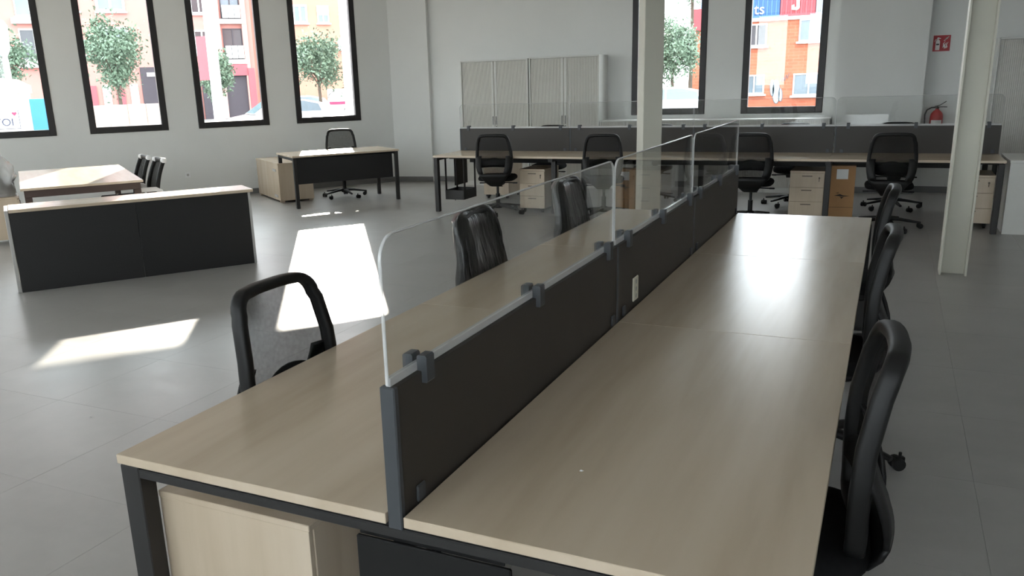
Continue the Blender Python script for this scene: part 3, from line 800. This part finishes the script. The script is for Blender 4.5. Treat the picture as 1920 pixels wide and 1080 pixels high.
mb = MB(); mb.sweep([(-.02, 0, .522), (-.07, -.005, .52), (-.12, -.01, .49), (-.14, -.012, .43), (-.135, -.012, .30), (-.11, -.012, .16)], [(.009*math.cos(2*PI*i/8), .009*math.sin(2*PI*i/8)) for i in range(8)], (0, 1, 0)); mb.build('hose', 'black', ex)
mb = MB(); mb.box(-.03, .03, .076, .0995, .36, .46); mb.build('wall_hook', 'black', ex)

# ------------------------------------------------------------------ black-fronted counter
ca, cb_ = Vector((-5.833, 3.278)), Vector((-4.648, 4.947)); cl = (cb_-ca).length
ct = empty('reception_counter', (ca.x, ca.y, 0), math.atan2(cb_.y-ca.y, cb_.x-ca.x), 'black-fronted reception counter with a maple top standing on the open floor', 'counter')
# local x along the front, local +y to the back
MB().bbox(.002, cl/2-.001, 0, .022, .0, .702, .002).build('front_panel', 'blackpanel', ct)
MB().bbox(cl/2+.001, cl-.002, 0, .022, .0, .702, .002).build('front_panel', 'blackpanel', ct)
MB().bbox(-.030, 0, -.002, .42, 0, .722, .003).build('side_panel', 'greypanel', ct)
MB().bbox(cl, cl+.024, .0, .42, 0, .702, .003).build('side_panel', 'greypanel', ct)
MB().bbox(.004, cl+.045, -.035, .40, .7025, .730, .002).build('top', 'woodx', ct)
MB().bbox(.002, cl-.002, .38, .398, .30, .70, .002).build('inner_panel', 'greypanel', ct)

# ------------------------------------------------------------------ single desk below the windows
DA = Vector((-6.575, 8.13)); dang = math.radians(52.8)
dk = empty('office_desk', (DA.x, DA.y, 0), dang, 'single desk with black modesty panel below the tall windows', 'desk')
DLn, DW = 1.60, .88
MB().bbox(0, DLn, 0, DW, TZ-TT, TZ, .002).build('tabletop', 'woodx', dk)
for x in (.012, DLn-.062):
    for y in (.012, DW-.062): MB().bbox(x, x+.05, y, y+.05, .5885 if (x < .1 and y > .1) else 0, .7135, .003).build('leg', 'metal', dk)   # one short leg stands on the cupboard
for x in (.016, DLn-.058): MB().bbox(x, x+.042, .0625, DW-.0625, .672, .712, .003).build('side_beam', 'metal', dk)
for y in (.14, DW-.18): MB().bbox(.0585, DLn-.0585, y, y+.04, .672, .712, .003).build('rail', 'metal', dk)
MB().bbox(.075, DLn-.085, .075, .093, .335, .69, .002).build('modesty_panel', 'blackpanel', dk)
# low wooden cabinet joined beside the desk
KA = Vector((-7.226, 8.60)); kang = math.radians(54)
kc = empty('low_cupboard', (KA.x, KA.y, 0), kang, 'low pale wooden cupboard with two vents beside the single desk', 'cupboard')
MB().bbox(.0, .52, .0, 1.28, .03, .565, .002).build('carcass', 'woodz', kc)
MB().bbox(-.004, .524, -.004, 1.284, .5655, .588, .002).build('top', 'woodz', kc)
for x in (.04, .48):
    for y in (.05, 1.23): MB().bbox(x-.035, x+.035, y-.02, y+.02, 0, .0295, .002).build('foot', 'woodz', kc)
for z in (.475, .09):
    g = MB(); g.box(-.006, .0, .12, .30, z-.018, z+.018)
    for i in range(5): g.box(-.0075, -.006, .13, .29, z-.014+i*.006, z-.0115+i*.006)
    g.build('vent', 'greypanel', kc)

# ------------------------------------------------------------------ meeting table by the windows with two white-trimmed chairs
MA = Vector((-6.43, 5.33)); mang = math.radians(144.0)
mt = empty('meeting_table', (MA.x, MA.y, 0), mang, 'large pale meeting table with brown flare-tinted frame behind the black counter', 'table')
MLn, MWd = 2.45, 1.20       # local x along the right edge, local +y away from it
MB().bbox(0, MLn, 0, MWd, .716, .74, .002).build('tabletop', 'woodx', mt)
for x in (.03, MLn-.10):
    for y in (.03, MWd-.10): MB().bbox(x, x+.07, y, y+.07, 0, .64, .003).build('leg', 'flaremetal', mt)
for x in (.03, MLn-.10): MB().bbox(x, x+.06, .03, MWd-.03, .6405, .7155, .003).build('side_beam', 'flaremetal', mt)
for y in (.04, MWd-.09): MB().bbox(.0905, MLn-.1005, y, y+.05, .655, .7155, .003).build('rail', 'flaremetal', mt)
def white_chair(x, y, facing, label):
    r = empty('meeting_chair', (x, y, 0), facing-PI/2, label, 'chair', 'white-trimmed chairs at the meeting table')
    rows = []
    for k in range(9):
        z = .48+.43*k/8; hw = .20-.03*(k/8)
        rows.append([(hw*(2*i/8-1), -.20-.11*(k/8)**2+.8*(hw*(2*i/8-1))**2, z) for i in range(9)])
    MB().grid(rows, thick=(0, -.006, 0)).build('back_mesh', 'meshf', r)
    for i in (0, 8):
        mb = MB(); mb.sweep([rw[i] for rw in rows], rrect(.035, .045, .012, 2), (0, 1, 0)); mb.build('back_rail', 'black', r)
    mb = MB(); mb.sweep(rows[-1], rrect(.04, .05, .014, 2), (0, 0, 1)); mb.build('back_top', 'black', r)
    for i, sx in ((0, -1), (8, 1)):
        p_ = Vector(rows[-1][i]); mb = MB(); mb.lathe([(0, -.03), (.03, -.022), (.036, 0), (.028, .024), (0, .03)], p_, 12); mb.build('corner_cap', 'whiteplastic', r)
    mb = MB(); mb.sweep(rows[0], rrect(.04, .05, .014, 2), (0, 0, 1)); mb.build('back_bottom', 'black', r)
    mb = MB(); mb.bbox(-.22, .22, -.2, .24, .43, .48, .02); mb.build('seat', 'blackseat', r)
    for sx in (-1, 1):
        mb = MB(); mb.sweep([(sx*.24, -.2, .47), (sx*.27, -.19, .58), (sx*.275, -.14, .61), (sx*.275, .06, .615)], rrect(.05, .028, .01, 2), (1, 0, 0)); mb.build('armrest', 'whiteplastic', r)
    mb = MB(); mb.cyl((0, 0, .09), (0, 0, .43), .026); mb.build('gas_lift', 'chrome', r)
    mb = MB()
    for k in range(5):
        w = .3+2*PI*k/5; mb.sweep([(0, 0, .11), (.15*math.cos(w), .15*math.sin(w), .10), (.30*math.cos(w), .30*math.sin(w), .075)], rrect(.05, .035, .008, 1), (0, 0, 1), scale=[1, .85, .6])
    mb.build('base', 'black', r)
    for k in range(5):
        w = .3+2*PI*k/5; mb = MB(); mb.cyl((-.02, 0, .027), (.02, 0, .027), .027); mb.cyl((0, 0, .03), (0, 0, .075), .008, n=8); mb.build('caster', 'black', r, (.295*math.cos(w), .295*math.sin(w), 0))
    return r
fm = mang+PI/2
def off(t, d): return MA + Vector((math.cos(mang), math.sin(mang)))*t - Vector((math.cos(fm), math.sin(fm)))*d
q = off(1.02, -.11); white_chair(q.x, q.y, fm+.12, 'white-trimmed black chair at the meeting table, toward the windows')
q = off(.42, -.03); white_chair(q.x, q.y, fm+.12, 'white-trimmed black chair at the meeting table corner, toward the counter')
# film-wrapped chair and drawer pedestal standing past the counter end
u144, u234 = Vector((math.cos(mang), math.sin(mang))), Vector((math.cos(fm), math.sin(fm)))
q = MA+u234*1.235+u144*1.43
pedestal('drawer_pedestal', q.x, q.y, mang, .42, .38, .54, 'wooden pedestal on casters past the grey end of the black counter', 'woodz', None)
q = q+u234*.19
wb_ = empty('wrapped_bundle', (q.x, q.y, .5405), fm, 'bundle wrapped in clear plastic film lying on the wooden pedestal', 'bundle')
rows = []
for z, hw in ((0, .17), (.08, .195), (.17, .20), (.24, .255), (.34, .26), (.44, .215), (.54, .16), (.61, .09), (.64, .03)):
    rows.append([(.18*(z/.7)+hw*(1+.06*math.sin(7*a+z*14)+.04*math.sin(13*a-z*19))*math.cos(a), hw*.8*(1+.06*math.sin(5*a+z*17))*math.sin(a), z+(.012*math.sin(9*a) if z else 0)) for a in [2*PI*k/36 for k in range(37)]])
MB().grid(rows).build('plastic_film', 'film', wb_)
rows = []
for k in range(7): rows.append([(.03+.12*k/6+(.15-.06*k/6)*(2*i/8-1), .04*math.cos((2*i/8-1)*1.4)+.02*k/6, .03+.42*k/6) for i in range(9)])
MB().grid(rows, thick=(0, -.03, 0)).build('wrapped_backrest', 'black', wb_)
MB().bbox(-.16, .14, -.14, -.02, .01, .12, .02).build('wrapped_seat', 'blackseat', wb_)
# scraps lying about
for x, y, z, lab in [(on_z((1091, 884), TZ).x, on_z((1091, 884), TZ).y, TZ, 'tiny white paper scrap on the foreground bench tabletop'), (on_z((170, 782), 0).x, on_z((170, 782), 0).y, 0, 'tiny white paper scrap lying on the grey tiled floor')]:
    r_ = .006 if z else .012
    o = MB().add([(-r_, -r_*.4, .0006), (r_*.2, -r_*.7, .001), (r_, .1*r_, .004*(r_/.01)), (.2*r_, r_*.6, .001), (-r_*.6, r_*.4, .003), (0, 0, 0.0)], [(0, 1, 5), (1, 2, 5), (2, 3, 5), (3, 4, 5), (4, 0, 5)]).build('paper_scrap', 'paper', None, (x, y, z+.0004)); tag(o, lab, 'paper')

# ------------------------------------------------------------------ outdoors
GZ = -0.25
gb = MB(); gb.box(-160, 120, -120, 160, GZ-.3, GZ); tag(gb.build('ground', 'asphalt'), kind='structure')
FN = 48.0
WF = Matrix(((WD.x, WN.x, 0, WA.x), (WD.y, WN.y, 0, WA.y), (0, 0, 1, 0), (0, 0, 0, 1)))     # (along wall, outward, up) -> world
def facade(name, s0, s1, top, n, depth, mat, label):
    r = empty(name, wl((s0+s1)/2, n, GZ), TH, label, 'building'); r['_c'] = (s0+s1)/2
    MB().box(-(s1-s0)/2, (s1-s0)/2, 0, depth, 0, top-GZ).build('wall', mat, r)
    MB().box(-(s1-s0)/2-.3, (s1-s0)/2+.3, -.3, depth+.3, top-GZ, top-GZ+.35).build('roof_slab', 'facadewhite', r)
    return r
def fwin(r, s0, s1, z0, z1, n=0.0, pane='pane', frame='facadewhite', fw=.09, mull=True, blind=0.0, sill=True, x0=None):
    c = r['_c'] if x0 is None else x0; a, b = s0-c, s1-c; z0 -= GZ; z1 -= GZ
    mb = MB(); y0, y1 = -.07, .0
    mb.box(a, a+fw, y0, y1, z0, z1); mb.box(b-fw, b, y0, y1, z0, z1); mb.box(a+fw, b-fw, y0, y1, z0, z0+fw); mb.box(a+fw, b-fw, y0, y1, z1-fw, z1)
    if mull: mb.box((a+b)/2-fw/2, (a+b)/2+fw/2, y0, y1, z0+fw, z1-fw)
    if sill: mb.box(a-.1, b+.1, -.16, 0, z0-.1, z0)
    w = mb.build('window', frame, r)
    MB().box(a+fw, b-fw, -.03, -.002, z0+fw, z1-fw).build('pane', pane, w)
    if blind: MB().box(a+fw, b-fw, -.055, -.03, z1-fw-(z1-z0)*blind, z1-fw).build('blind', 'facadewhite', w)
    return w
b1 = facade('apartment_building', -22, 9.15, 15.5, FN, 12, 'salmon', 'salmon apartment block with a red and dark shopfront across the street')
for z in (3.4, 6.05, 8.7, 11.3):
    MB().box(6.9-b1['_c'], 8.7-b1['_c'], -.35, 0, z-GZ, z+.3-GZ).build('slab', 'facadewhite', b1)
    MB().box(-5.6-b1['_c'], -3.2-b1['_c'], -.25, 0, z-GZ, z+.35-GZ).build('slab', 'facadewhite', b1)
for k, z in enumerate((3.75, 6.4, 9.05)):
    fwin(b1, 7.15, 8.45, z, z+2.0, frame='shopdark', pane='pane' if k else 'darkpane', fw=.07)
    bal = MB()
    for i in range(3): bal.box(7.2-b1['_c']+.42*i, 7.58-b1['_c']+.42*i, -.34, -.30, z-GZ+.02, z-GZ+.85)
    bal.build('balcony_panel', 'facadewhite', b1)
    fwin(b1, -5.3, -3.6, z+.1, z+2.0, frame='facadewhite', pane='pane' if k else 'darkpane', fw=.08)
    fwin(b1, 5.2, 6.3, z+.3, z+1.9, frame='facadewhite', pane='darkpane', fw=.1)
    for s0 in (-.65, -3.4, 3.2): fwin(b1, s0, s0+1.75, z+.4, z+2.1, frame='facadewhite', pane='pane', fw=.16)
    for s0 in (-8.5, -12, -16, -19.5): fwin(b1, s0, s0+1.6, z+.4, z+2.0, fw=.1)
for s_ in (6.82, 8.62):
    MB().box(s_-.16-b1['_c'], s_+.16-b1['_c'], -.3, 0, 0, 15.2-GZ).build('pilaster', 'pinkstone', b1)
MB().box(5.4-b1['_c'], 8.55-b1['_c'], -.32, 0, 2.62-GZ, 3.38-GZ).build('shop_band', 'shopred', b1)
MB().box(5.4-b1['_c'], 8.52-b1['_c'], -.1, 0, 0, 2.62-GZ).build('shutter', 'shopdark', b1)
MB().box(8.56-b1['_c'], 9.0-b1['_c'], -.4, 0, 0, 3.1-GZ).build('pier', 'shopred', b1)
MB().box(1.5-b1['_c'], 5.3-b1['_c'], -.1, 0, 0, 3.3-GZ).build('shopfront', 'shopdark', b1)
MB().box(1.9-b1['_c'], 2.9-b1['_c'], -.16, -.1, 2.7-GZ, 2.95-GZ).build('shop_sign', 'facadewhite', b1)
for i in range(6): MB().box(-3.5+.85*i-b1['_c'], -3.0+.85*i-b1['_c'], -.1, 0, 0, 2.2-GZ).build('shop_door', 'facadewhite' if i % 2 else 'shopred', b1)
b2 = facade('apartment_building', 11.6, 30, 14.0, FN, 12, 'apricot', 'apricot apartment block with small white windows across the street')
for k, z in enumerate((3.3, 6.1, 8.9)):
    fwin(b2, 12.15, 13.2, z, z+1.25, fw=.14); fwin(b2, 13.93, 14.79, z, z+1.2, fw=.1, blind=.45); fwin(b2, 16.6, 17.6, z, z+1.2, fw=.1); fwin(b2, 19.5, 20.5, z, z+1.2, fw=.1)
MB().box(15.3-b2['_c'], 16.0-b2['_c'], -.4, 0, 4.2-GZ, 5.0-GZ).build('air_conditioner', 'facadewhite', b2)
# hoarding with torn posters
hd = empty('hoarding', wl(14.6, FN-1.5, GZ), TH, 'white hoarding with graffiti and a red stripe in front of the apricot block', 'hoarding')
MB().box(-.8, .8, -.05, .05, 0, 1.75).build('board', 'facadewhite', hd)
MB().box(-.72, .72, -.062, -.05, .65, .86).build('stripe', 'heart', hd)
gr = MB(); rnd = random.Random(5)
for k in range(16):
    x = -.7+1.4*rnd.random(); z = .15+1.4*rnd.random()
    if .55 < z < .95: continue
    gr.sweep([(x, -.056, z), (x+.08*rnd.uniform(-1, 1), -.056, z+.1*rnd.uniform(-1, 1)), (x+.16*rnd.uniform(-1, 1), -.056, z+.14*rnd.uniform(-1, 1))], rrect(.035, .008, .002, 1), (0, 1, 0))
gr.build('graffiti', 'ink', hd)
# trees
def tree(x, y, zc, rx, rz, label, n=1500, mat='leaf', seed=1, leaf=.13, group='street trees'):
    rnd = random.Random(seed); r = empty('street_tree', (x, y, GZ), 0, label, 'tree', group)
    t = MB(); zb = zc-rz*.8-GZ
    t.sweep([(0, 0, 0), (.03, .02, zb*.5), (-.02, .03, zb), (0, 0, zc-GZ)], [(.10*math.cos(2*PI*i/8), .10*math.sin(2*PI*i/8)) for i in range(8)], (0, 1, 0), scale=[1.2, .9, .75, .35])
    for k in range(7):
        w = 2*PI*k/7+rnd.random(); h = zb+rz*.3*rnd.random()
        t.sweep([(0, 0, h), (rx*.35*math.cos(w), rx*.35*math.sin(w), h+rz*.45), (rx*.7*math.cos(w), rx*.7*math.sin(w), h+rz*.8)], [(.04*math.cos(2*PI*i/5), .04*math.sin(2*PI*i/5)) for i in range(5)], (0, 0, 1), scale=[1, .7, .35])
    t.build('trunk', 'bark', r)
    f = MB(); clumps = []
    for k in range(26):
        while True:
            v = Vector((rnd.uniform(-1, 1), rnd.uniform(-1, 1), rnd.uniform(-1, 1)))
            if .35 < v.length < .95: break
        clumps.append(Vector((v.x*rx*.85, v.y*rx*.85, v.z*rz*.85)))
    for k in range(n):
        c = clumps[rnd.randrange(26)]; s_ = .38*rx
        p_ = c+Vector((rnd.gauss(0, s_*.5), rnd.gauss(0, s_*.5), rnd.gauss(0, s_*.5*rz/rx)))+Vector((0, 0, zc-GZ))
        a = Vector((rnd.uniform(-1, 1), rnd.uniform(-1, 1), rnd.uniform(-1, 1))).normalized(); b = a.orthogonal().normalized(); L = leaf*rnd.uniform(.7, 1.4)
        f.add([p_-a*L, p_-b*L*.45, p_+a*L, p_+b*L*.45], [(0, 1, 2, 3)], False)
    f.build('foliage', mat, r); return r
def tw(s, n): p_ = wl(s, n); return p_.x, p_.y
tree(*tw(-1.35, 30), 3.4, 1.45, 1.75, 'rounded green street tree in front of the salmon block', 5600, seed=2, leaf=.085)
tree(*tw(8.35, 30), 2.85, 1.35, 1.5, 'grey-green street tree in front of the apricot block', 4600, seed=4, leaf=.085)
tree(*tw(3.3, 31), 2.6, .85, 1.25, 'slim street tree half behind the white street pole', 2700, seed=6, leaf=.085)
tree(*tw(-5.9, 28), 2.9, 1.5, 1.35, 'bushy street tree rising behind the white portable toilet', 4000, seed=8, leaf=.085)
# white jointed pole added to widen the bright reveal band nearest the corner
def on_wall(q_, n):
    d = pray(q_); t = ((WA+WN*n)-Vector((_O.x, _O.y))).dot(WN)/Vector((d.x, d.y)).dot(WN); return _O+d*t
v0, v1 = on_wall((643, 0), 1.3), on_wall((657, 210), 1.3); v = (v0+v1)*.5
dp = empty('reveal_band_pole', (v.x, v.y, GZ), TH, 'white jointed pole added to widen the bright reveal band of the window nearest the corner', 'pole')
MB().lathe([(.085, 0), (.085, 5.5), (0, 5.5)], n=16).build('shaft', 'polewhite', dp)
for k in range(8): MB().lathe([(.085, .5+.66*k), (.092, .505+.66*k), (.092, .525+.66*k), (.085, .53+.66*k)], n=16).build('joint', 'greypanel', dp)
# white street pole
po = empty('street_pole', wl(1.37, 20, GZ), 0, 'thick white street pole outside the windows', 'pole')
MB().lathe([(.21, 0), (.21, .6), (.20, 3.0), (.185, 9.0), (0, 9.0)], n=20).build('shaft', 'polewhite', po)
MB().lathe([(.26, 0), (.26, .3), (.21, .34)], n=20).build('collar', 'polewhite', po)
MB().box(-.75, -.18, -.02, .02, 2.3, 3.9).build('sign_plate', 'shopred', po)
lp = empty('street_lamp', wl(-5.42, 15, GZ), TH, 'white street lamp standing behind the portable toilet', 'lamp')
MB().lathe([(.09, 0), (.085, 2.9), (.06, 3.1)], n=12).build('post', 'polewhite', lp)
MB().lathe([(.07, 3.05), (.17, 3.25), (.20, 3.9), (.12, 4.05), (0, 4.1)], n=16).build('lantern', 'polewhite', lp)
# low tan hoarding close outside
lwb = empty('site_barrier', wl(-2.7, 10, GZ), TH, 'low tan board barrier outside the tall windows', 'barrier')
for k in range(4): MB().bbox(-.9+.45*k+.004, -.45+.45*k-.004, -.03, .03, .05, 1.38-GZ, .01).build('board', 'tan', lwb)
MB().bbox(-.92, .92, .03, .08, .3, .42, .005).build('rail', 'tan', lwb)
for x in (-.8, .8): MB().bbox(x-.05, x+.05, .03, .1, 0, 1.3-GZ, .005).build('post', 'tan', lwb)
# hedge
hg = empty('hedge', wl(2.2, 13, GZ), TH, 'low pale green clipped hedge along the street', 'hedge')
rnd = random.Random(12); f = MB()
for k in range(4200):
    p_ = Vector((rnd.uniform(-3.4, 2.6), rnd.uniform(-.25, .25), rnd.uniform(.02, .98))); a = Vector((rnd.uniform(-1, 1), rnd.uniform(-1, 1), rnd.uniform(-1, 1))).normalized(); b = a.orthogonal().normalized(); L = .07
    f.add([p_-a*L, p_-b*L*.5, p_+a*L, p_+b*L*.5], [(0, 1, 2, 3)], False)
f.build('foliage', 'leafpale', hg)
MB().box(-3.4, 2.6, -.3, .3, 0, .12).build('kerb', 'facadewhite', hg)
# parked cars
def car(x, y, rz, label, col='carwhite'):
    r = empty('parked_car', (x, y, GZ), rz, label, 'car', 'parked cars'); w = .88
    low = [(-2.1, .28), (-2.12, .62), (-2.0, .80), (-1.25, .92), (1.35, .95), (2.0, .90), (2.12, .70), (2.1, .28)]
    b = MB(); b.prism([(a, -w, z) for a, z in low], (0, 2*w, 0), False); b.build('body', col, r)
    cab = [(-1.35, .93), (-.62, 1.43), (.75, 1.47), (1.55, 1.30), (1.82, .95)]
    b = MB(); n = len(cab)
    vs = [(a, -w+.02+.16*(z-.93)/.5, z) for a, z in cab]+[(a, w-.02-.16*(z-.93)/.5, z) for a, z in cab]
    b.add(vs, [tuple(range(n)), tuple(range(2*n-1, n-1, -1))]+[(i, i+1, n+i+1, n+i) for i in range(n-1)], False); b.build('cabin', col, r)
    g = MB()
    for sg in (-1, 1):
        def sp(a, z): return (a, sg*(w-.015-.16*(z-.93)/.5), z)
        g.add([sp(-1.0, .98), sp(-.52, 1.36), sp(.1, 1.39), sp(.1, .98)], [(0, 1, 2, 3)]); g.add([sp(.17, .98), sp(.17, 1.39), sp(.75, 1.40), sp(1.35, 1.26), sp(1.45, .98)], [(0, 1, 2, 3, 4)])
    g.add([(-1.31, -.72, .97), (-1.31, .72, .97), (-.70, .64, 1.395), (-.70, -.64, 1.395)], [(0, 1, 2, 3)]); g.build('windows', 'carglass', r)
    wm = MB(); wm.cyl((0, -.1, 0), (0, .1, 0), .31, n=20); wm = wm.mesh('wheel', 'tyre')
    for a in (-1.3, 1.3):
        for sg in (-1, 1):
            o = bpy.data.objects.new('wheel', wm); COL.objects.link(o); o.parent = r; o.location = (a, sg*.80, .31)
    return r
q = wl(4.2, 21.6); car(q.x, q.y, TH, 'white car parked beside the thick white street pole')
q = wl(8.2, 31.6+3); car(q.x, q.y, TH, 'white car parked under the grey-green street tree')
# portable toilet
pt = empty('portable_toilet', wl(-5.42, 6.0, GZ), TH, 'white portable toilet with blue corner outside the window', 'portable toilet')
MB().bbox(-.80, .56, 0, 1.1, 0, 2.02, .02).build('cabin', 'cabinwhite', pt)
dm = [(-.84, .0), (-.84, .16), (-.6, .30), (-.1, .36), (.4, .30), (.6, .16), (.6, .0)]
MB().prism([(x, -.05, 1.98+z*.9) for x, z in dm], (0, 1.2, 0)).build('roof', 'cabincream', pt)
arch = [(-.62, .15)]+[(-.06+.56*math.cos(PI-PI*i/12), 1.55+.32*math.sin(PI-PI*i/12)) for i in range(13)]+[(.50, .15)]
MB().prism([(x, -.03, z) for x, z in arch], (0, .032, 0)).build('door_surround', 'greypanel', pt)
arch2 = [(-.56, .15)]+[(-.06+.50*math.cos(PI-PI*i/12), 1.55+.26*math.sin(PI-PI*i/12)) for i in range(13)]+[(.44, .15)]
dr = MB().prism([(x, -.05, z) for x, z in arch2], (0, .022, 0)).build('door', 'cabinwhite', pt)
MB().bbox(.53, .82, -.04, .5, 0, 1.86, .01).build('corner_panel', 'blue', pt)
sg_ = MB(); sg_.box(-.36, .30, -.058, -.0505, 1.28, 1.645); sg_.build('sign_border', 'navy', dr)
MB().box(-.35, .29, -.062, -.058, 1.29, 1.635).build('sign_plate', 'facadewhite', dr)
def text(body, size, loc, rot, mat, parent, ext=.004):
    cu = bpy.data.curves.new('lettering', 'FONT'); cu.body = body; cu.size = size; cu.extrude = ext; cu.align_x = 'LEFT'
    tmp = bpy.data.objects.new('lettering', cu); COL.objects.link(tmp)
    dg = bpy.context.evaluated_depsgraph_get(); me = bpy.data.meshes.new_from_object(tmp.evaluated_get(dg))
    bpy.data.objects.remove(tmp); me.materials.clear(); me.materials.append(M[mat])
    o = bpy.data.objects.new('lettering', me); COL.objects.link(o); o.parent = parent; o.location = loc; o.rotation_euler = rot; return o
text('TOI', .21, (-.16, -.064, 1.345), (PI/2, 0, 0), 'navy', dr)
h_ = [(0, -.045), (.05, .01), (.045, .035), (.025, .045), (0, .028), (-.025, .045), (-.045, .035), (-.05, .01)]
MB().prism([(.22+x*.9, -.067, 1.575+z*.9) for x, z in h_], (0, .004, 0)).build('heart_print', 'heart', dr)
# brick building with containers, seen through the back windows
BYY = 46.0
def by(q_, y=BYY): v = on_y(q_, y); return v.x, v.z
xl = by((1296, 60))[0]
bb = empty('brick_building', (xl, BYY, GZ), 0, 'orange brick building with shipping containers on top', 'building'); bb['_c'] = xl
ztop = by((1470, 33))[1]
MB().box(0, 16, 0, 9, 0, ztop-GZ).build('wall', 'orange', bb)
bx0 = by((1453, 60))[0]-xl; bx1 = by((1536, 60))[0]-xl
def bw(q0, q1, pane, fr, y=0.0):
    (a, z1), (b, z0) = by(q0), by(q1)
    w = fwin(bb, a, b, z0, z1, pane=pane, frame=fr, fw=.07)
    return w
bw((1400, 46), (1437, 86), 'darkpane', 'facadewhite'); bw((1396, 141), (1432, 176), 'pane', 'facadewhite')
bw((1488, 138), (1545, 178), 'pane', 'facadewhite'); bw((1500, 36), (1545, 76), 'pane', 'facadewhite')
bw((1330, 46), (1372, 86), 'pane', 'facadewhite'); bw((1330, 141), (1372, 178), 'pane', 'facadewhite'); bw((1590, 40), (1630, 80), 'pane', 'facadewhite'); bw((1590, 140), (1630, 180), 'pane', 'facadewhite')
sgn = by((1299, 18)); sg2 = by((1320, 57))
MB().box(sgn[0]-xl, sg2[0]-xl, -.2, 0, sg2[1]-GZ, sgn[1]-GZ).build('sign_board', 'contred', bb)
MB().box(0, 16, -.12, 0, ztop-GZ-.12, ztop-GZ+.05).build('cornice', 'facadewhite', bb)
cc1 = by((1462, 30))[0]; cc2 = by((1528, 26))[0]
def container(x0, x1, mat, label):
    r = empty('shipping_container', (x0, BYY+.1, ztop+.055), 0, label, 'container', 'shipping containers on the roof'); n = int((x1-x0)/.22); d = (x1-x0)/n
    P = []
    for i in range(n): P += [(i*d, 0), (i*d+d*.4, 0), (i*d+d*.5, .05), (i*d+d*.9, .05)]
    P += [(x1-x0, 0), (x1-x0, 2.4), (0, 2.4)]
    MB().prism([(a, b, .0) for a, b in P], (0, 0, 2.6)).build('shell', mat, r)
    MB().box(-.01, x1-x0+.01, -.03, .04, 0, .12).build('sill_rail', mat, r); MB().box(-.01, x1-x0+.01, -.03, .04, 2.48, 2.6).build('top_rail', mat, r)
    return r
k1 = container(cc1-4.0, cc1-.03, 'contblue', 'blue shipping container with white lettering on the brick building')
k2 = container(cc1, cc2, 'contred', 'red shipping container with a white swoosh on the brick building')
k3 = container(cc2+.03, cc2+3.5, 'contpale', 'pale grey-blue shipping container on the brick building')
v = by((1413, 27)); text('ts', .75, (v[0]-(cc1-4.0), -.035, v[1]-ztop-.055), (PI/2, 0, 0), 'facadewhite', k1, .01)
sw = [by(q_) for q_ in [(1494, -12), (1500, -12), (1499, 15), (1494, 19), (1484, 18), (1484, 10), (1489, 8), (1490, 14), (1493, 12)]]
MB().prism([(a-cc1, -.03, b-ztop-.055) for a, b in sw], (0, -.02, 0)).build('swoosh', 'facadewhite', k2)
gf = MB()
for cxp, cyp, rx_, ry_ in ((1455, 172, 7.0, 22), (1448, 165, 4, 15), (1463, 178, 3.6, 12)):
    gf.prism([(by((cxp+rx_*math.cos(2*PI*i/20), cyp+ry_*math.sin(2*PI*i/20)))[0]-xl, -.012, by((cxp+rx_*math.cos(2*PI*i/20), cyp+ry_*math.sin(2*PI*i/20)))[1]-GZ) for i in range(20)], (0, .010, 0))
gf.build('graffiti_fill', 'facadewhite', bb)
gf = MB()
for cxp, cyp, rx_, ry_ in ((1455, 172, 7.0, 22), (1448, 165, 4, 15), (1463, 178, 3.6, 12)):
    pp = [by((cxp+rx_*math.cos(2*PI*i/20), cyp+ry_*math.sin(2*PI*i/20))) for i in range(20)]
    gf.sweep([(a-xl, -.016, b-GZ) for a, b in pp], rrect(.04, .01, .002, 1), (0, 1, 0), closed=True)
pp = [by(q_) for q_ in ((1463, 152), (1467, 146), (1466, 154), (1471, 144), (1471, 152), (1475, 140), (1476, 148), (1480, 137))]
gf.sweep([(a-xl, -.016, b-GZ) for a, b in pp], rrect(.03, .01, .002, 1), (0, 1, 0)); gf.build('graffiti_line', 'pane', bb)
v = on_y((1262, 100), 40); tree(v.x, v.y, 2.9, 1.2, 1.5, 'leafy tree beside the corner of the brick building', 4200, seed=21, leaf=.09)
v = on_y((1290, -5), 40); tree(v.x-.2, v.y+2, 6.3, 1.6, 1.3, 'taller tree behind the leafy one beside the brick building', 2600, seed=23, leaf=.09)
v = on_y((1268, 195), 34); car(v.x-.6, v.y, .25, 'white car parked beside the brick building')
# unseen neighbour block, added to keep the sun off the back windows
su, sv_ = Vector((math.cos(SUN_AZ+PI/2), math.sin(SUN_AZ+PI/2))), Vector((-math.cos(SUN_AZ), -math.sin(SUN_AZ)))
c_ = su*5.7+sv_*31
nb = empty('apartment_building', (c_.x, c_.y, GZ), SUN_AZ+PI/2, 'tall plain unseen block added off the building corner to shade the back windows', 'building'); nb['_c'] = 0
MB().box(-3.2, 3.2, -4, 4, 0, 17).build('wall', 'apricot', nb); MB().box(-3.4, 3.4, -4.2, 4.2, 17, 17.4).build('roof_slab', 'facadewhite', nb)
for z in (1.2, 4.0, 6.8, 9.6, 12.4):
    for x in (-2.2, .0, 2.2):
        m_ = MB(); a, b, z0, z1, fw = x-.6, x+.6, z, z+1.5, .1
        m_.box(a, a+fw, -4.07, -4, z0, z1); m_.box(b-fw, b, -4.07, -4, z0, z1); m_.box(a+fw, b-fw, -4.07, -4, z0, z0+fw); m_.box(a+fw, b-fw, -4.07, -4, z1-fw, z1)
        w_ = m_.build('window', 'facadewhite', nb); MB().box(a+fw, b-fw, -4.03, -4.002, z0+fw, z1-fw).build('pane', 'pane', w_)
for o in list(bpy.data.objects):
    if '_c' in o: del o['_c']
